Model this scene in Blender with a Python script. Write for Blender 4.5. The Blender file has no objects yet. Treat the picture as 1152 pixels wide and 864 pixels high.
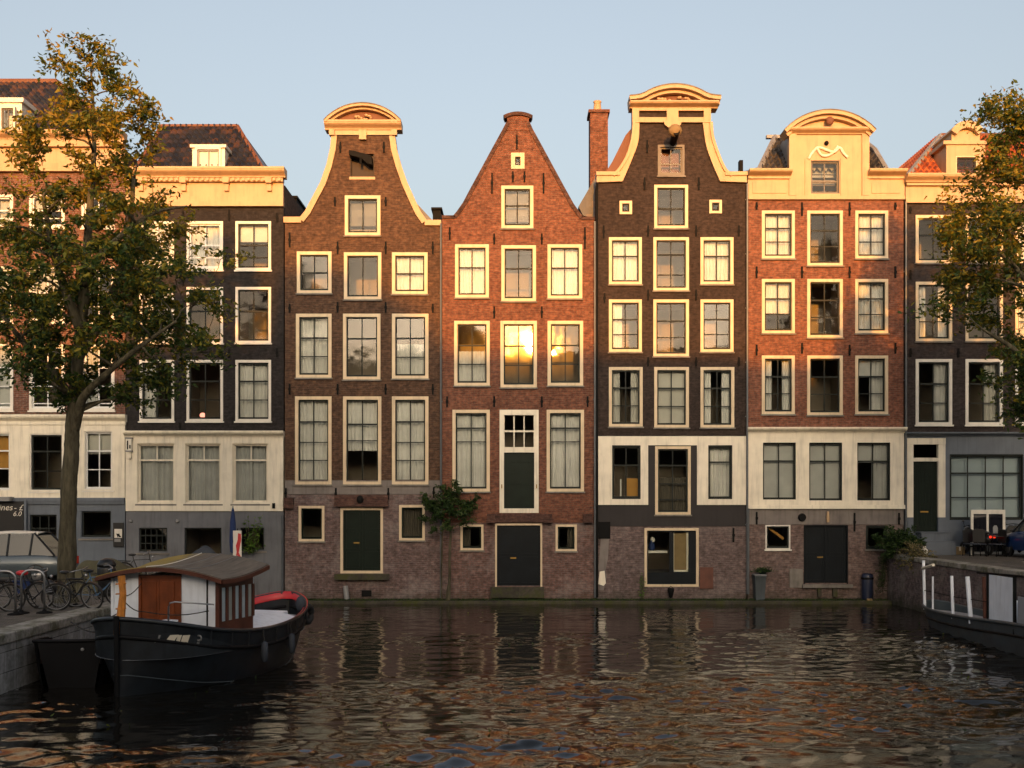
import bpy, bmesh, math, random
import numpy as np
from mathutils import Vector, Matrix, Euler
from mathutils.geometry import tessellate_polygon

random.seed(7)
RNG = np.random.default_rng(11)
SC = bpy.context.scene
COL = SC.collection

# ---------------------------------------------------------------- survey
# the facade row stands on y = 0, the canal lies in front of it (negative y)
F, D, H, HY, CX = 1250.0, 43.1, 3.9, 565.0, 576.0
def PX(px, y=0.0): return (px - CX) * (D + y) / F
def PZ(py, y=0.0): return H - (py - HY) * (D + y) / F
SUN_EL = math.radians(8.0)
SUN_AZ = math.radians(1.4)     # the sun stands behind the viewpoint, a little to the right
ZL, ZR = 1.2, 1.9            # left and right quay levels
XL, XR = -10.35, 14.55       # quay edges

# ---------------------------------------------------------------- mesh helper
ORG = {}
class MB:
    def __init__(self): self.v = []; self.f = []; self.m = []; self.mi = 0
    def add(self, vs, fs):
        n = len(self.v); self.v += [tuple(p) for p in vs]
        for f in fs: self.f.append([i + n for i in f]); self.m.append(self.mi)
        return self
    def box(self, x0, x1, y0, y1, z0, z1):
        if x0 > x1: x0, x1 = x1, x0
        if y0 > y1: y0, y1 = y1, y0
        if z0 > z1: z0, z1 = z1, z0
        return self.add([(x0,y0,z0),(x1,y0,z0),(x1,y1,z0),(x0,y1,z0),(x0,y0,z1),(x1,y0,z1),(x1,y1,z1),(x0,y1,z1)],
            [(0,3,2,1),(4,5,6,7),(0,1,5,4),(1,2,6,5),(2,3,7,6),(3,0,4,7)])
    def pbox(self, px0, py0, px1, py1, y0, y1):        # box given by its face on the facade
        return self.box(PX(px0), PX(px1), y0, y1, PZ(py1), PZ(py0))
    def tube(self, pts, r, n=8, closed=False):
        pts = [Vector(p) for p in pts]; k = len(pts)
        rs = r if isinstance(r, (list, tuple)) else [r] * k
        vs = []; up = Vector((0.13, 0.2, 0.97))
        for i, p in enumerate(pts):
            a = pts[i-1] if (i > 0 or closed) else p
            b = pts[(i+1) % k] if (i < k-1 or closed) else p
            t = (b - a).normalized()
            s = t.cross(up)
            if s.length < 0.15: s = t.cross(Vector((1, 0.1, 0)))
            s.normalize(); u = s.cross(t)
            for j in range(n):
                an = 2*math.pi*j/n
                vs.append(p + (s*math.cos(an) + u*math.sin(an)) * rs[i])
        fs = []
        for i in range(k if closed else k-1):
            i2 = (i+1) % k
            for j in range(n):
                fs.append((i*n+j, i*n+(j+1) % n, i2*n+(j+1) % n, i2*n+j))
        if not closed:
            fs.append(tuple(range(n-1, -1, -1))); fs.append(tuple(range((k-1)*n, k*n)))
        return self.add(vs, fs)
    def prism(self, outline, y0, y1, holes=()):        # outline in (x, z), extruded along y
        loops = [[(p[0], p[1]) for p in outline]] + [[(p[0], p[1]) for p in h] for h in holes]
        flat = [p for l in loops for p in l]
        tris = tessellate_polygon([[Vector((p[0], p[1], 0)) for p in l] for l in loops])
        n = len(flat)
        vs = [(p[0], y0, p[1]) for p in flat] + [(p[0], y1, p[1]) for p in flat]
        fs = [tuple(t) for t in tris] + [tuple(i+n for i in reversed(t)) for t in tris]
        o = 0
        for l in loops:
            k = len(l)
            for i in range(k):
                a, b = o+i, o+(i+1) % k
                fs.append((a, b, b+n, a+n))
            o += k
        return self.add(vs, fs)
    def strip(self, pts, wo, wi, y0, y1):              # moulding that follows a polyline in (x, z)
        P = [Vector((p[0], p[1])) for p in pts]; out = []; inn = []
        for i, p in enumerate(P):
            a = P[max(i-1, 0)]; b = P[min(i+1, len(P)-1)]
            t = (b-a).normalized(); nrm = Vector((-t.y, t.x))
            out.append(p + nrm*wo); inn.append(p - nrm*wi)
        return self.prism([(q.x, q.y) for q in out] + [(q.x, q.y) for q in reversed(inn)], y0, y1)
    def lathe(self, prof, c, n=16, axis='z'):          # prof: (radius, height)
        vs = []
        for (r, h) in prof:
            for j in range(n):
                a = 2*math.pi*j/n
                if axis == 'z': vs.append((c[0]+r*math.cos(a), c[1]+r*math.sin(a), c[2]+h))
                elif axis == 'y': vs.append((c[0]+r*math.cos(a), c[1]+h, c[2]+r*math.sin(a)))
                else: vs.append((c[0]+h, c[1]+r*math.cos(a), c[2]+r*math.sin(a)))
        fs = []
        for i in range(len(prof)-1):
            for j in range(n):
                fs.append((i*n+j, i*n+(j+1) % n, (i+1)*n+(j+1) % n, (i+1)*n+j))
        fs.append(tuple(range(n))); fs.append(tuple(range((len(prof)-1)*n, len(prof)*n)))
        return self.add(vs, fs)
    def ball(self, c, rx, ry=None, rz=None, n=10, k=6):
        ry = rx if ry is None else ry; rz = rx if rz is None else rz
        vs = [(c[0], c[1], c[2]-rz)]
        for i in range(1, k):
            th = math.pi*i/k
            for j in range(n):
                a = 2*math.pi*j/n
                vs.append((c[0]+rx*math.sin(th)*math.cos(a), c[1]+ry*math.sin(th)*math.sin(a), c[2]-rz*math.cos(th)))
        vs.append((c[0], c[1], c[2]+rz)); L = len(vs)-1
        fs = [(0, 1+(j+1) % n, 1+j) for j in range(n)]
        for i in range(k-2):
            for j in range(n):
                a = 1+i*n; b = a+n
                fs.append((a+j, a+(j+1) % n, b+(j+1) % n, b+j))
        a = 1+(k-2)*n
        fs += [(a+j, a+(j+1) % n, L) for j in range(n)]
        return self.add(vs, fs)
    def torus(self, c, R, r, axis='y', n=28, k=8):
        pts = []
        for i in range(n):
            a = 2*math.pi*i/n
            if axis == 'y': pts.append((c[0]+R*math.cos(a), c[1], c[2]+R*math.sin(a)))
            elif axis == 'x': pts.append((c[0], c[1]+R*math.cos(a), c[2]+R*math.sin(a)))
            else: pts.append((c[0]+R*math.cos(a), c[1]+R*math.sin(a), c[2]))
        return self.tube(pts, r, k, closed=True)
    def grid(self, rows):                              # rows of equal length point lists
        n = len(rows[0]); vs = [p for r in rows for p in r]; fs = []
        for i in range(len(rows)-1):
            for j in range(n-1):
                fs.append((i*n+j, i*n+j+1, (i+1)*n+j+1, (i+1)*n+j))
        return self.add(vs, fs)
    def build(self, name, mats, parent=None, smooth=False, bevel=0.0, recalc=True, loc=None, rot=0.0):
        me = bpy.data.meshes.new(name)
        o = bpy.data.objects.new(name, me); COL.objects.link(o)
        if parent is not None:
            off = ORG.get(parent.name, Vector((0, 0, 0))); o.parent = parent; ORG[o.name] = off
        elif loc is not None:
            off = Vector(loc); o.location = loc; ORG[o.name] = off
        else: off = Vector((0, 0, 0)); ORG[o.name] = off
        me.from_pydata([(p[0]-off.x, p[1]-off.y, p[2]-off.z) for p in self.v], [], self.f)
        if not isinstance(mats, (list, tuple)): mats = [mats]
        for m in mats: me.materials.append(m)
        if len(mats) > 1: me.polygons.foreach_set('material_index', self.m)
        if recalc:
            bm = bmesh.new(); bm.from_mesh(me); bmesh.ops.recalc_face_normals(bm, faces=bm.faces); bm.to_mesh(me); bm.free()
        if smooth:
            for p in me.polygons: p.use_smooth = True
        if bevel > 0:
            b = o.modifiers.new('edge', 'BEVEL'); b.width = bevel; b.segments = 2; b.limit_method = 'ANGLE'
        return o

def tag(o, label=None, cat=None, group=None, kind=None):
    if label: o['label'] = label
    if cat: o['category'] = cat
    if group: o['group'] = group
    if kind: o['kind'] = kind
    return o
def thing(name, label, cat, loc=(0, 0, 0), rz=0.0, group=None, local=False):
    o = bpy.data.objects.new(name, None); COL.objects.link(o); o.empty_display_size = 0.3
    o.location = loc; o.rotation_euler = (0, 0, rz)
    ORG[o.name] = Vector((0, 0, 0)) if local else Vector(loc)
    return tag(o, label, cat, group)
def dup(root, loc, rz, label, group=None):
    r = root.copy(); COL.objects.link(r); r.location = loc; r.rotation_euler = (0, 0, rz); r['label'] = label
    if group: r['group'] = group
    for ch in list(root.children):
        c = ch.copy(); COL.objects.link(c); c.parent = r
        for g in list(ch.children):
            d = g.copy(); COL.objects.link(d); d.parent = c
    return r
def interp(tab, t):                                    # smooth curve through a table
    xs = [a for a, b in tab]; ys = [b for a, b in tab]
    if t <= xs[0]: return ys[0]
    if t >= xs[-1]: return ys[-1]
    i = max(k for k in range(len(xs)) if xs[k] <= t); i = min(i, len(xs)-2)
    h = xs[i+1]-xs[i]; u = (t-xs[i])/h
    def sl(k):
        if k <= 0: return (ys[1]-ys[0])/(xs[1]-xs[0])
        if k >= len(xs)-1: return (ys[-1]-ys[-2])/(xs[-1]-xs[-2])
        return (ys[k+1]-ys[k-1])/(xs[k+1]-xs[k-1])
    a, b = sl(i)*h, sl(i+1)*h
    return (2*u**3-3*u*u+1)*ys[i] + (u**3-2*u*u+u)*a + (-2*u**3+3*u*u)*ys[i+1] + (u**3-u*u)*b

# ---------------------------------------------------------------- materials
class NT:
    def __init__(self, name):
        self.mat = bpy.data.materials.new(name); self.mat.use_nodes = True
        self.t = self.mat.node_tree; self.t.nodes.clear()
        self.out = self.n('ShaderNodeOutputMaterial')
    def n(self, typ, **kw):
        nd = self.t.nodes.new(typ)
        for k, v in kw.items():
            if k.startswith('i_'):
                key = k[2:]; key = int(key) if key.isdigit() else key.replace('_', ' ')
                nd.inputs[key].default_value = v
            else: setattr(nd, k, v)
        return nd
    def l(self, a, b): self.t.links.new(a, b)
    def math(self, op, a, b=None, clamp=False):
        nd = self.n('ShaderNodeMath', operation=op, use_clamp=clamp)
        for i, s in enumerate((a, b)):
            if s is None: continue
            if isinstance(s, (int, float)): nd.inputs[i].default_value = s
            else: self.l(s, nd.inputs[i])
        return nd.outputs[0]
    def mix(self, fac, a, b, blend='MIX'):
        nd = self.n('ShaderNodeMix', data_type='RGBA', blend_type=blend)
        for s, i in ((fac, 0), (a, 6), (b, 7)):
            if isinstance(s, (int, float)): nd.inputs[i].default_value = s
            elif isinstance(s, tuple): nd.inputs[i].default_value = (s[0], s[1], s[2], 1)
            else: self.l(s, nd.inputs[i])
        return nd.outputs[2]
    def ramp(self, src, stops):
        nd = self.n('ShaderNodeValToRGB'); e = nd.color_ramp.elements
        while len(e) < len(stops): e.new(0.5)
        for k, (p, c) in zip(e, stops):
            k.position = p; k.color = (c, c, c, 1) if isinstance(c, (int, float)) else (c[0], c[1], c[2], 1)
        self.l(src, nd.inputs[0]); return nd.outputs[0]
    def noise(self, vec, scale, detail=3.0, rough=0.55):
        nd = self.n('ShaderNodeTexNoise'); nd.inputs['Scale'].default_value = scale
        nd.inputs['Detail'].default_value = detail; nd.inputs['Roughness'].default_value = rough
        self.l(vec, nd.inputs['Vector']); return nd.outputs['Fac']
    def obj(self): return self.n('ShaderNodeTexCoord').outputs['Object']
    def scaled(self, vec, s):
        nd = self.n('ShaderNodeMapping'); nd.inputs['Scale'].default_value = s; self.l(vec, nd.inputs['Vector']); return nd.outputs[0]
    def bsdf(self, col, rough=0.6, metal=0.0, bump=None, bstr=0.3, bdist=0.02, spec=0.5, coat=0.0):
        b = self.n('ShaderNodeBsdfPrincipled')
        if isinstance(col, tuple): b.inputs['Base Color'].default_value = (col[0], col[1], col[2], 1)
        else: self.l(col, b.inputs['Base Color'])
        if isinstance(rough, (int, float)): b.inputs['Roughness'].default_value = rough
        else: self.l(rough, b.inputs['Roughness'])
        b.inputs['Metallic'].default_value = metal; b.inputs['Specular IOR Level'].default_value = spec
        b.inputs['Coat Weight'].default_value = coat
        if bump is not None:
            bp = self.n('ShaderNodeBump'); bp.inputs['Strength'].default_value = bstr; bp.inputs['Distance'].default_value = bdist
            self.l(bump, bp.inputs['Height']); self.l(bp.outputs[0], b.inputs['Normal'])
        self.l(b.outputs[0], self.out.inputs[0]); return self.mat

def paint(name, c, rough=0.5, var=0.14, scale=3.0, metal=0.0, streak=0.0, bstr=0.08, spec=0.5):
    t = NT(name); o = t.obj()
    n1 = t.noise(o, scale, 5); n2 = t.noise(t.scaled(o, (4, 4, 0.35)), 2.0, 4)
    v = t.ramp(n1, [(0.3, 1-var), (0.7, 1+var*0.5)])
    col = t.mix(1.0, c, v, 'MULTIPLY')
    if streak > 0:
        s = t.ramp(n2, [(0.5, 1.0), (0.78, 1-streak)]); col = t.mix(1.0, col, s, 'MULTIPLY')
    return t.bsdf(col, rough, metal, bump=t.noise(o, 40, 3), bstr=bstr, bdist=0.004, spec=spec)

def brick(name, c1, c2, mortar=(0.2, 0.17, 0.14), rh=0.075, bw=0.24, var=0.2, worn=None, wornamt=0.0, ms=0.009, bstr=0.6, soot=0.18, damp=0.0):
    t = NT(name); o = t.obj()
    sp = t.n('ShaderNodeSeparateXYZ'); t.l(o, sp.inputs[0])
    cb = t.n('ShaderNodeCombineXYZ'); t.l(t.math('ADD', sp.outputs[0], sp.outputs[1]), cb.inputs[0]); t.l(sp.outputs[2], cb.inputs[1])
    wob = t.n('ShaderNodeVectorMath', operation='MULTIPLY_ADD')
    nz = t.n('ShaderNodeTexNoise'); nz.inputs['Scale'].default_value = 1.7; t.l(o, nz.inputs['Vector'])
    t.l(nz.outputs['Color'], wob.inputs[0]); wob.inputs[1].default_value = (0.03, 0.03, 0); t.l(cb.outputs[0], wob.inputs[2])
    bk = t.n('ShaderNodeTexBrick'); t.l(wob.outputs[0], bk.inputs['Vector'])
    bk.inputs['Scale'].default_value = 1.0; bk.inputs['Brick Width'].default_value = bw; bk.inputs['Row Height'].default_value = rh
    bk.inputs['Mortar Size'].default_value = ms; bk.inputs['Mortar Smooth'].default_value = 0.4; bk.inputs['Bias'].default_value = -0.1
    bk.inputs['Color1'].default_value = (*c1, 1); bk.inputs['Color2'].default_value = (*c2, 1); bk.inputs['Mortar'].default_value = (*mortar, 1)
    big = t.noise(o, 0.55, 6, 0.6); mid = t.noise(o, 6.0, 5, 0.65); fine = t.noise(t.scaled(o, (5, 5, 14)), 1.0, 3, 0.6)
    col = t.mix(1.0, bk.outputs['Color'], t.ramp(big, [(0.3, 1-var), (0.72, 1+var*0.6)]), 'MULTIPLY')
    col = t.mix(1.0, col, t.ramp(mid, [(0.3, 0.55), (0.68, 1.38)]), 'MULTIPLY')
    col = t.mix(0.7, col, t.ramp(fine, [(0.3, 0.5), (0.68, 1.42)]), 'MULTIPLY')
    st = t.noise(t.scaled(o, (2.6, 2.6, 0.22)), 1.0, 5, 0.6)
    col = t.mix(1.0, col, t.ramp(st, [(0.5, 1.0), (0.8, 1-soot)]), 'MULTIPLY')
    if worn:
        w = t.noise(o, 0.9, 7, 0.68); w2 = t.noise(o, 9.0, 4, 0.6)
        fac = t.math('MULTIPLY', t.ramp(w, [(0.48, 0.0), (0.62, wornamt)]), t.ramp(w2, [(0.3, 0.25), (0.62, 1.0)]))
        col = t.mix(fac, col, worn)
    if damp > 0:
        g = t.ramp(t.math('ADD', sp.outputs[2], t.math('MULTIPLY', t.noise(o, 2.2, 5), 0.9)), [(0.45, 1.0), (1.0, 0.0)])
        col = t.mix(t.math('MULTIPLY', g, damp), col, (0.022, 0.027, 0.012))
    h = t.math('ADD', t.math('MULTIPLY', bk.outputs['Fac'], -1.0), t.math('MULTIPLY', mid, 0.7))
    return t.bsdf(col, 0.88, bump=h, bstr=bstr, bdist=0.012, spec=0.25)

def plain(name, c, rough=0.6, metal=0.0, coat=0.0, spec=0.5):
    return NT(name).bsdf(c, rough, metal, coat=coat, spec=spec)
def emit(name, c, s):
    t = NT(name); e = t.n('ShaderNodeEmission'); e.inputs[0].default_value = (*c, 1); e.inputs[1].default_value = s
    t.l(e.outputs[0], t.out.inputs[0]); return t.mat
def glassmat(name, base=0.10, tint=(0.86, 0.9, 0.88), wav=0.016, rough=0.035, fk=.9):
    t = NT(name); o = t.obj()
    oi = t.n('ShaderNodeObjectInfo')
    sh = t.n('ShaderNodeVectorMath', operation='ADD'); t.l(o, sh.inputs[0])
    cmb = t.n('ShaderNodeCombineXYZ'); rr = t.math('MULTIPLY', oi.outputs['Random'], 60.0); t.l(rr, cmb.inputs[0]); t.l(rr, cmb.inputs[2]); t.l(cmb.outputs[0], sh.inputs[1])
    n1 = t.noise(sh.outputs[0], 1.1, 2, 0.5)
    bp = t.n('ShaderNodeBump'); bp.inputs['Strength'].default_value = 1.0; bp.inputs['Distance'].default_value = wav; t.l(n1, bp.inputs['Height'])
    fr = t.n('ShaderNodeLayerWeight'); fr.inputs['Blend'].default_value = 0.25; t.l(bp.outputs[0], fr.inputs['Normal'])
    fac = t.math('ADD', t.math('MULTIPLY', fr.outputs['Fresnel'], fk), base, True)
    gl = t.n('ShaderNodeBsdfGlossy'); gl.inputs['Roughness'].default_value = rough; t.l(bp.outputs[0], gl.inputs['Normal'])
    tr = t.n('ShaderNodeBsdfTransparent'); tr.inputs[0].default_value = (*tint, 1)
    mx = t.n('ShaderNodeMixShader'); t.l(fac, mx.inputs[0]); t.l(tr.outputs[0], mx.inputs[1]); t.l(gl.outputs[0], mx.inputs[2])
    t.l(mx.outputs[0], t.out.inputs[0]); return t.mat
def leafmat(name, stops, trans=0.3, ztint=None):
    t = NT(name); g = t.n('ShaderNodeNewGeometry'); o = t.obj()
    rnd = g.outputs['Random Per Island']
    cl = t.noise(o, 0.8, 3, 0.6)
    src = t.math('ADD', t.math('MULTIPLY', rnd, 0.62), t.math('MULTIPLY', t.math('SUBTRACT', cl, 0.35), 0.95), True)
    if ztint:
        sp = t.n('ShaderNodeSeparateXYZ'); t.l(o, sp.inputs[0])
        mr = t.n('ShaderNodeMapRange'); t.l(sp.outputs[2], mr.inputs[0])
        mr.inputs[1].default_value, mr.inputs[2].default_value = ztint[0], ztint[1]
        mr.inputs[3].default_value, mr.inputs[4].default_value = -0.12, ztint[2]
        src = t.math('ADD', src, mr.outputs[0], True)
    col = t.ramp(src, stops)
    d = t.n('ShaderNodeBsdfPrincipled'); d.inputs['Roughness'].default_value = 0.55; d.inputs['Specular IOR Level'].default_value = 0.3; t.l(col, d.inputs['Base Color'])
    tl = t.n('ShaderNodeBsdfTranslucent'); t.l(col, tl.inputs[0])
    mx = t.n('ShaderNodeMixShader'); mx.inputs[0].default_value = trans
    t.l(d.outputs[0], mx.inputs[1]); t.l(tl.outputs[0], mx.inputs[2]); t.l(mx.outputs[0], t.out.inputs[0]); return t.mat

M = {}
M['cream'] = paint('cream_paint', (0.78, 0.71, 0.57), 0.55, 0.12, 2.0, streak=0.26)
M['cream_sun'] = paint('sunlit_cream_paint', (0.48, 0.315, 0.17), 0.55, 0.12, 2.0, streak=0.24)  # cream darkened and yellowed for the sunlit gables, sun tone put into its colour
M['casing'] = paint('casing_paint', (0.65, 0.515, 0.34), 0.55, 0.12, 2.0, streak=0.24)
M['white'] = paint('white_paint', (0.70, 0.66, 0.58), 0.45, 0.1, 3.0, streak=0.1)
M['white_sash'] = paint('white_sash_paint', (0.68, 0.68, 0.66), 0.45, 0.1, 3.0)
M['sash'] = paint('dark_sash_paint', (0.018, 0.022, 0.02), 0.5, 0.2, 4.0, spec=.15)
M['green_door'] = paint('dark_green_paint', (0.006, 0.013, 0.009), 0.45, 0.25, 2.0, streak=0.2, spec=.15)
M['blue_door'] = paint('blue_black_paint', (0.006, 0.009, 0.012), 0.45, 0.25, 2.0, streak=0.2, spec=.15)
M['grey_frame'] = paint('grey_frame_paint', (0.10, 0.085, 0.07), 0.5, 0.15)
M['dark_paint_wall'] = paint('dark_plaster', (0.026, 0.022, 0.022), 0.8, 0.25, 1.2, streak=0.25)
M['bluegrey'] = paint('blue_grey_plaster', (0.105, 0.125, 0.155), 0.6, 0.2, 1.0, streak=0.25)
M['slategrey'] = paint('slate_grey_plaster', (0.135, 0.14, 0.155), 0.7, 0.25, 1.0, streak=0.3)
M['greyplaster'] = paint('grey_plaster', (0.19, 0.165, 0.15), 0.8, 0.3, 1.4, streak=0.35)
M['stone'] = paint('grey_stone', (0.2, 0.18, 0.155), 0.85, 0.35, 2.0, streak=0.35, bstr=0.4)
M['iron'] = plain('black_iron', (0.008, 0.008, 0.008), 0.7, spec=.1)
M['lead'] = paint('lead_grey', (0.22, 0.22, 0.22), 0.5, 0.2)
M['hatchdark'] = paint('dark_brown_boards', (0.03, 0.018, 0.012), 0.7)
M['pipe'] = paint('zinc_pipe', (0.1, 0.11, 0.12), 0.45, 0.2, metal=0.3)
M['int'] = paint('interior_wall', (0.26, 0.21, 0.16), 0.9, 0.3, 0.8)
M['curtain'] = paint('white_curtain', (0.64, 0.61, 0.57), 0.9, 0.14, 1.5)
M['curtain_grey'] = paint('grey_net_curtain', (0.46, 0.45, 0.43), 0.9, 0.14, 1.5)
M['blind'] = paint('pale_blind', (0.5, 0.47, 0.42), 0.9, 0.12, 1.0)
M['teal_blind'] = paint('frosted_blind', (0.38, 0.44, 0.48), 0.8, 0.08, 1.0)
M['dark_curtain'] = paint('dark_drape', (0.09, 0.075, 0.055), 0.9, 0.2, 1.0)
M['ochre'] = paint('ochre_board', (0.42, 0.2, 0.03), 0.7, 0.1)
M['tan'] = paint('tan_board', (0.25, 0.17, 0.075), 0.8, 0.15)
M['brownstone'] = brick('brown_corbel', (0.10, 0.048, 0.036), (0.07, 0.035, 0.028), (0.09, 0.06, 0.05), var=0.3)
M['glass'] = glassmat('window_glass', 0.004, wav=.007, fk=.7)
M['glass_bright'] = glassmat('old_mirror_like_glass', 0.02, wav=.006, rough=.05)
M['glass_dark'] = None
M['b1'] = brick('red_brown_brick', (0.1726, 0.0695, 0.0421), (0.1174, 0.0467, 0.0321))
M['b2'] = brick('black_brick', (0.0300, 0.0255, 0.0255), (0.0232, 0.0203, 0.0210), (0.0225, 0.0203, 0.0203), var=0.25, ms=0.005)
M['b3'] = brick('brown_brick', (0.1041, 0.0553, 0.0326), (0.0654, 0.0358, 0.0246), (0.0930, 0.0651, 0.0465))
M['b3b'] = brick('purple_basement_brick', (0.1563, 0.0985, 0.0885), (0.1058, 0.0696, 0.0677), (0.1600, 0.1320, 0.1200), worn=(0.33, 0.29, 0.275), wornamt=0.4, damp=0.5)
M['b4'] = brick('orange_red_brick', (0.1957, 0.0749, 0.0438), (0.1304, 0.0500, 0.0335), (0.1428, 0.0952, 0.0680))
M['b4b'] = brick('worn_red_brick', (0.1811, 0.0979, 0.0807), (0.1208, 0.0673, 0.0575), (0.1500, 0.1237, 0.1125), worn=(0.3, 0.26, 0.245), wornamt=0.4, damp=0.5)
M['b5'] = brick('dark_brown_brick', (0.0459, 0.0317, 0.0263), (0.0354, 0.0253, 0.0224), (0.0312, 0.0216, 0.0180), var=0.2, ms=0.005)
M['b5b'] = brick('mauve_basement_brick', (0.1551, 0.1065, 0.0980), (0.1079, 0.0761, 0.0737), (0.1575, 0.1312, 0.1200), worn=(0.28, 0.24, 0.225), wornamt=0.28, damp=0.5)
M['b6'] = brick('bright_red_brick', (0.2215, 0.0845, 0.0491), (0.1578, 0.0587, 0.0377), (0.1610, 0.1050, 0.0770))
M['b6b'] = brick('pink_basement_brick', (0.1725, 0.1142, 0.0980), (0.1166, 0.0761, 0.0692), (0.1575, 0.1275, 0.1125), worn=(0.29, 0.25, 0.235), wornamt=0.28, damp=0.5)
M['b7'] = brick('umber_brick', (0.0471, 0.0367, 0.0341), (0.0360, 0.0282, 0.0279), (0.0312, 0.0240, 0.0216), var=0.2, ms=0.005)
M['quaybrick'] = brick('quay_brick', (0.1562, 0.1138, 0.1123), (0.1021, 0.0804, 0.0851), (0.15, 0.13, 0.115), worn=(0.24, 0.215, 0.19), wornamt=0.6, damp=0.8)
M['opposite_row'] = brick('opposite_row_brick', (0.12, 0.07, 0.05), (0.09, 0.05, 0.04))
M['tympanum'] = paint('red_brown_tympanum', (0.16, 0.062, 0.03), 0.7)
M['tile_dark'] = None
def tilemat(name, stops):
    t = NT(name); o = t.obj(); n = t.noise(o, 1.1, 4, 0.6)
    sx = t.n('ShaderNodeSeparateXYZ'); t.l(o, sx.inputs[0]); cx_ = t.n('ShaderNodeCombineXYZ')
    t.l(t.math('FLOOR', t.math('DIVIDE', sx.outputs[0], .23)), cx_.inputs[0]); t.l(t.math('FLOOR', t.math('DIVIDE', sx.outputs[1], .9)), cx_.inputs[1]); t.l(t.math('FLOOR', t.math('DIVIDE', sx.outputs[2], .26)), cx_.inputs[2])
    g = t.n('ShaderNodeTexWhiteNoise'); t.l(cx_.outputs[0], g.inputs['Vector'])
    sp = t.n('ShaderNodeSeparateColor'); t.l(g.outputs['Color'], sp.inputs[0])
    src = t.math('ADD', t.math('MULTIPLY', sp.outputs[0], 0.8), t.math('MULTIPLY', n, 0.3), True)
    return t.bsdf(t.ramp(src, stops), 0.5, bump=t.noise(o, 25, 3), bstr=0.2)
M['tile_dark'] = tilemat('dark_glazed_tile', [(0.25, (0.013, 0.016, 0.028)), (0.6, (0.028, 0.030, 0.042)), (0.95, (0.10, 0.05, 0.036))])
M['tile_slate'] = tilemat('slate_tile', [(0.25, (0.03, 0.032, 0.04)), (0.8, (0.085, 0.075, 0.07))])
M['tile_red'] = tilemat('red_clay_tile', [(0.25, (0.22, 0.05, 0.02)), (0.55, (0.36, 0.085, 0.03)), (0.85, (0.44, 0.14, 0.05))])

def stonemat(name, c1, c2, bw, rh, moss=0.0, rough=0.85, flat=True, mort=(0.03, 0.03, 0.027)):
    t = NT(name); o = t.obj()
    if flat: vec = o
    else:
        sp = t.n('ShaderNodeSeparateXYZ'); t.l(o, sp.inputs[0])
        cb = t.n('ShaderNodeCombineXYZ'); t.l(t.math('ADD', sp.outputs[0], sp.outputs[1]), cb.inputs[0]); t.l(sp.outputs[2], cb.inputs[1]); vec = cb.outputs[0]
    bk = t.n('ShaderNodeTexBrick'); t.l(vec, bk.inputs['Vector']); bk.inputs['Scale'].default_value = 1
    bk.inputs['Brick Width'].default_value = bw; bk.inputs['Row Height'].default_value = rh; bk.inputs['Mortar Size'].default_value = 0.008
    bk.inputs['Color1'].default_value = (*c1, 1); bk.inputs['Color2'].default_value = (*c2, 1); bk.inputs['Mortar'].default_value = (*mort, 1)
    n = t.noise(o, 1.3, 7, 0.65); n2 = t.noise(o, 11, 4)
    col = t.mix(1.0, bk.outputs[0], t.ramp(n, [(0.3, 0.55), (0.7, 1.25)]), 'MULTIPLY')
    col = t.mix(1.0, col, t.ramp(n2, [(0.3, 0.75), (0.7, 1.2)]), 'MULTIPLY')
    st = t.noise(t.scaled(o, (3.0, 3.0, 0.25)), 1.0, 5, 0.65)
    if not flat: col = t.mix(t.ramp(st, [(0.52, 0.0), (0.68, 0.55)]), col, (0.45, 0.44, 0.43))
    if moss > 0:
        mm = t.noise(o, 2.4, 6, 0.7)
        col = t.mix(t.ramp(mm, [(0.45, 0.0), (0.62, moss)]), col, (0.05, 0.055, 0.012))
    h = t.math('ADD', t.math('MULTIPLY', bk.outputs['Fac'], -1.0), t.math('MULTIPLY', n2, 0.6))
    return t.bsdf(col, rough, bump=h, bstr=0.5, bdist=0.015, spec=0.3)
M['pavers'] = stonemat('clay_pavers', (0.15, 0.125, 0.105), (0.11, 0.095, 0.085), 0.2, 0.1, moss=0.35)
M['quaystone'] = stonemat('quay_wall_stone', (0.32, 0.315, 0.31), (0.25, 0.245, 0.24), 1.1, 0.42, moss=0.25, flat=False)
M['coping'] = stonemat('coping_stone', (0.33, 0.31, 0.275), (0.26, 0.245, 0.215), 1.3, 5.0, moss=0.75)
M['ledge'] = stonemat('mossy_ledge_stone', (0.07, 0.06, 0.045), (0.05, 0.045, 0.035), 1.2, 5.0, moss=0.9)
M['ground'] = paint('earth_ground', (0.08, 0.075, 0.065), 0.9)

def watermat():
    t = NT('canal_water'); o = t.obj()
    a = t.noise(t.scaled(o, (1.5, 2.4, 1)), 3.2, 4, 0.6); b = t.noise(t.scaled(o, (1.0, 1.5, 1)), 13.0, 3, 0.6)
    h = t.math('ADD', t.math('MULTIPLY', a, 1.0), t.math('MULTIPLY', b, 0.12))
    m_ = t.bsdf((0.006, 0.005, 0.0035), 0.015, bump=h, bstr=1.0, bdist=0.003, spec=0.5)
    for nd in t.t.nodes:
        if nd.type == 'BSDF_PRINCIPLED': nd.inputs['IOR'].default_value = 1.55
    return m_
M['water'] = watermat()

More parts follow.
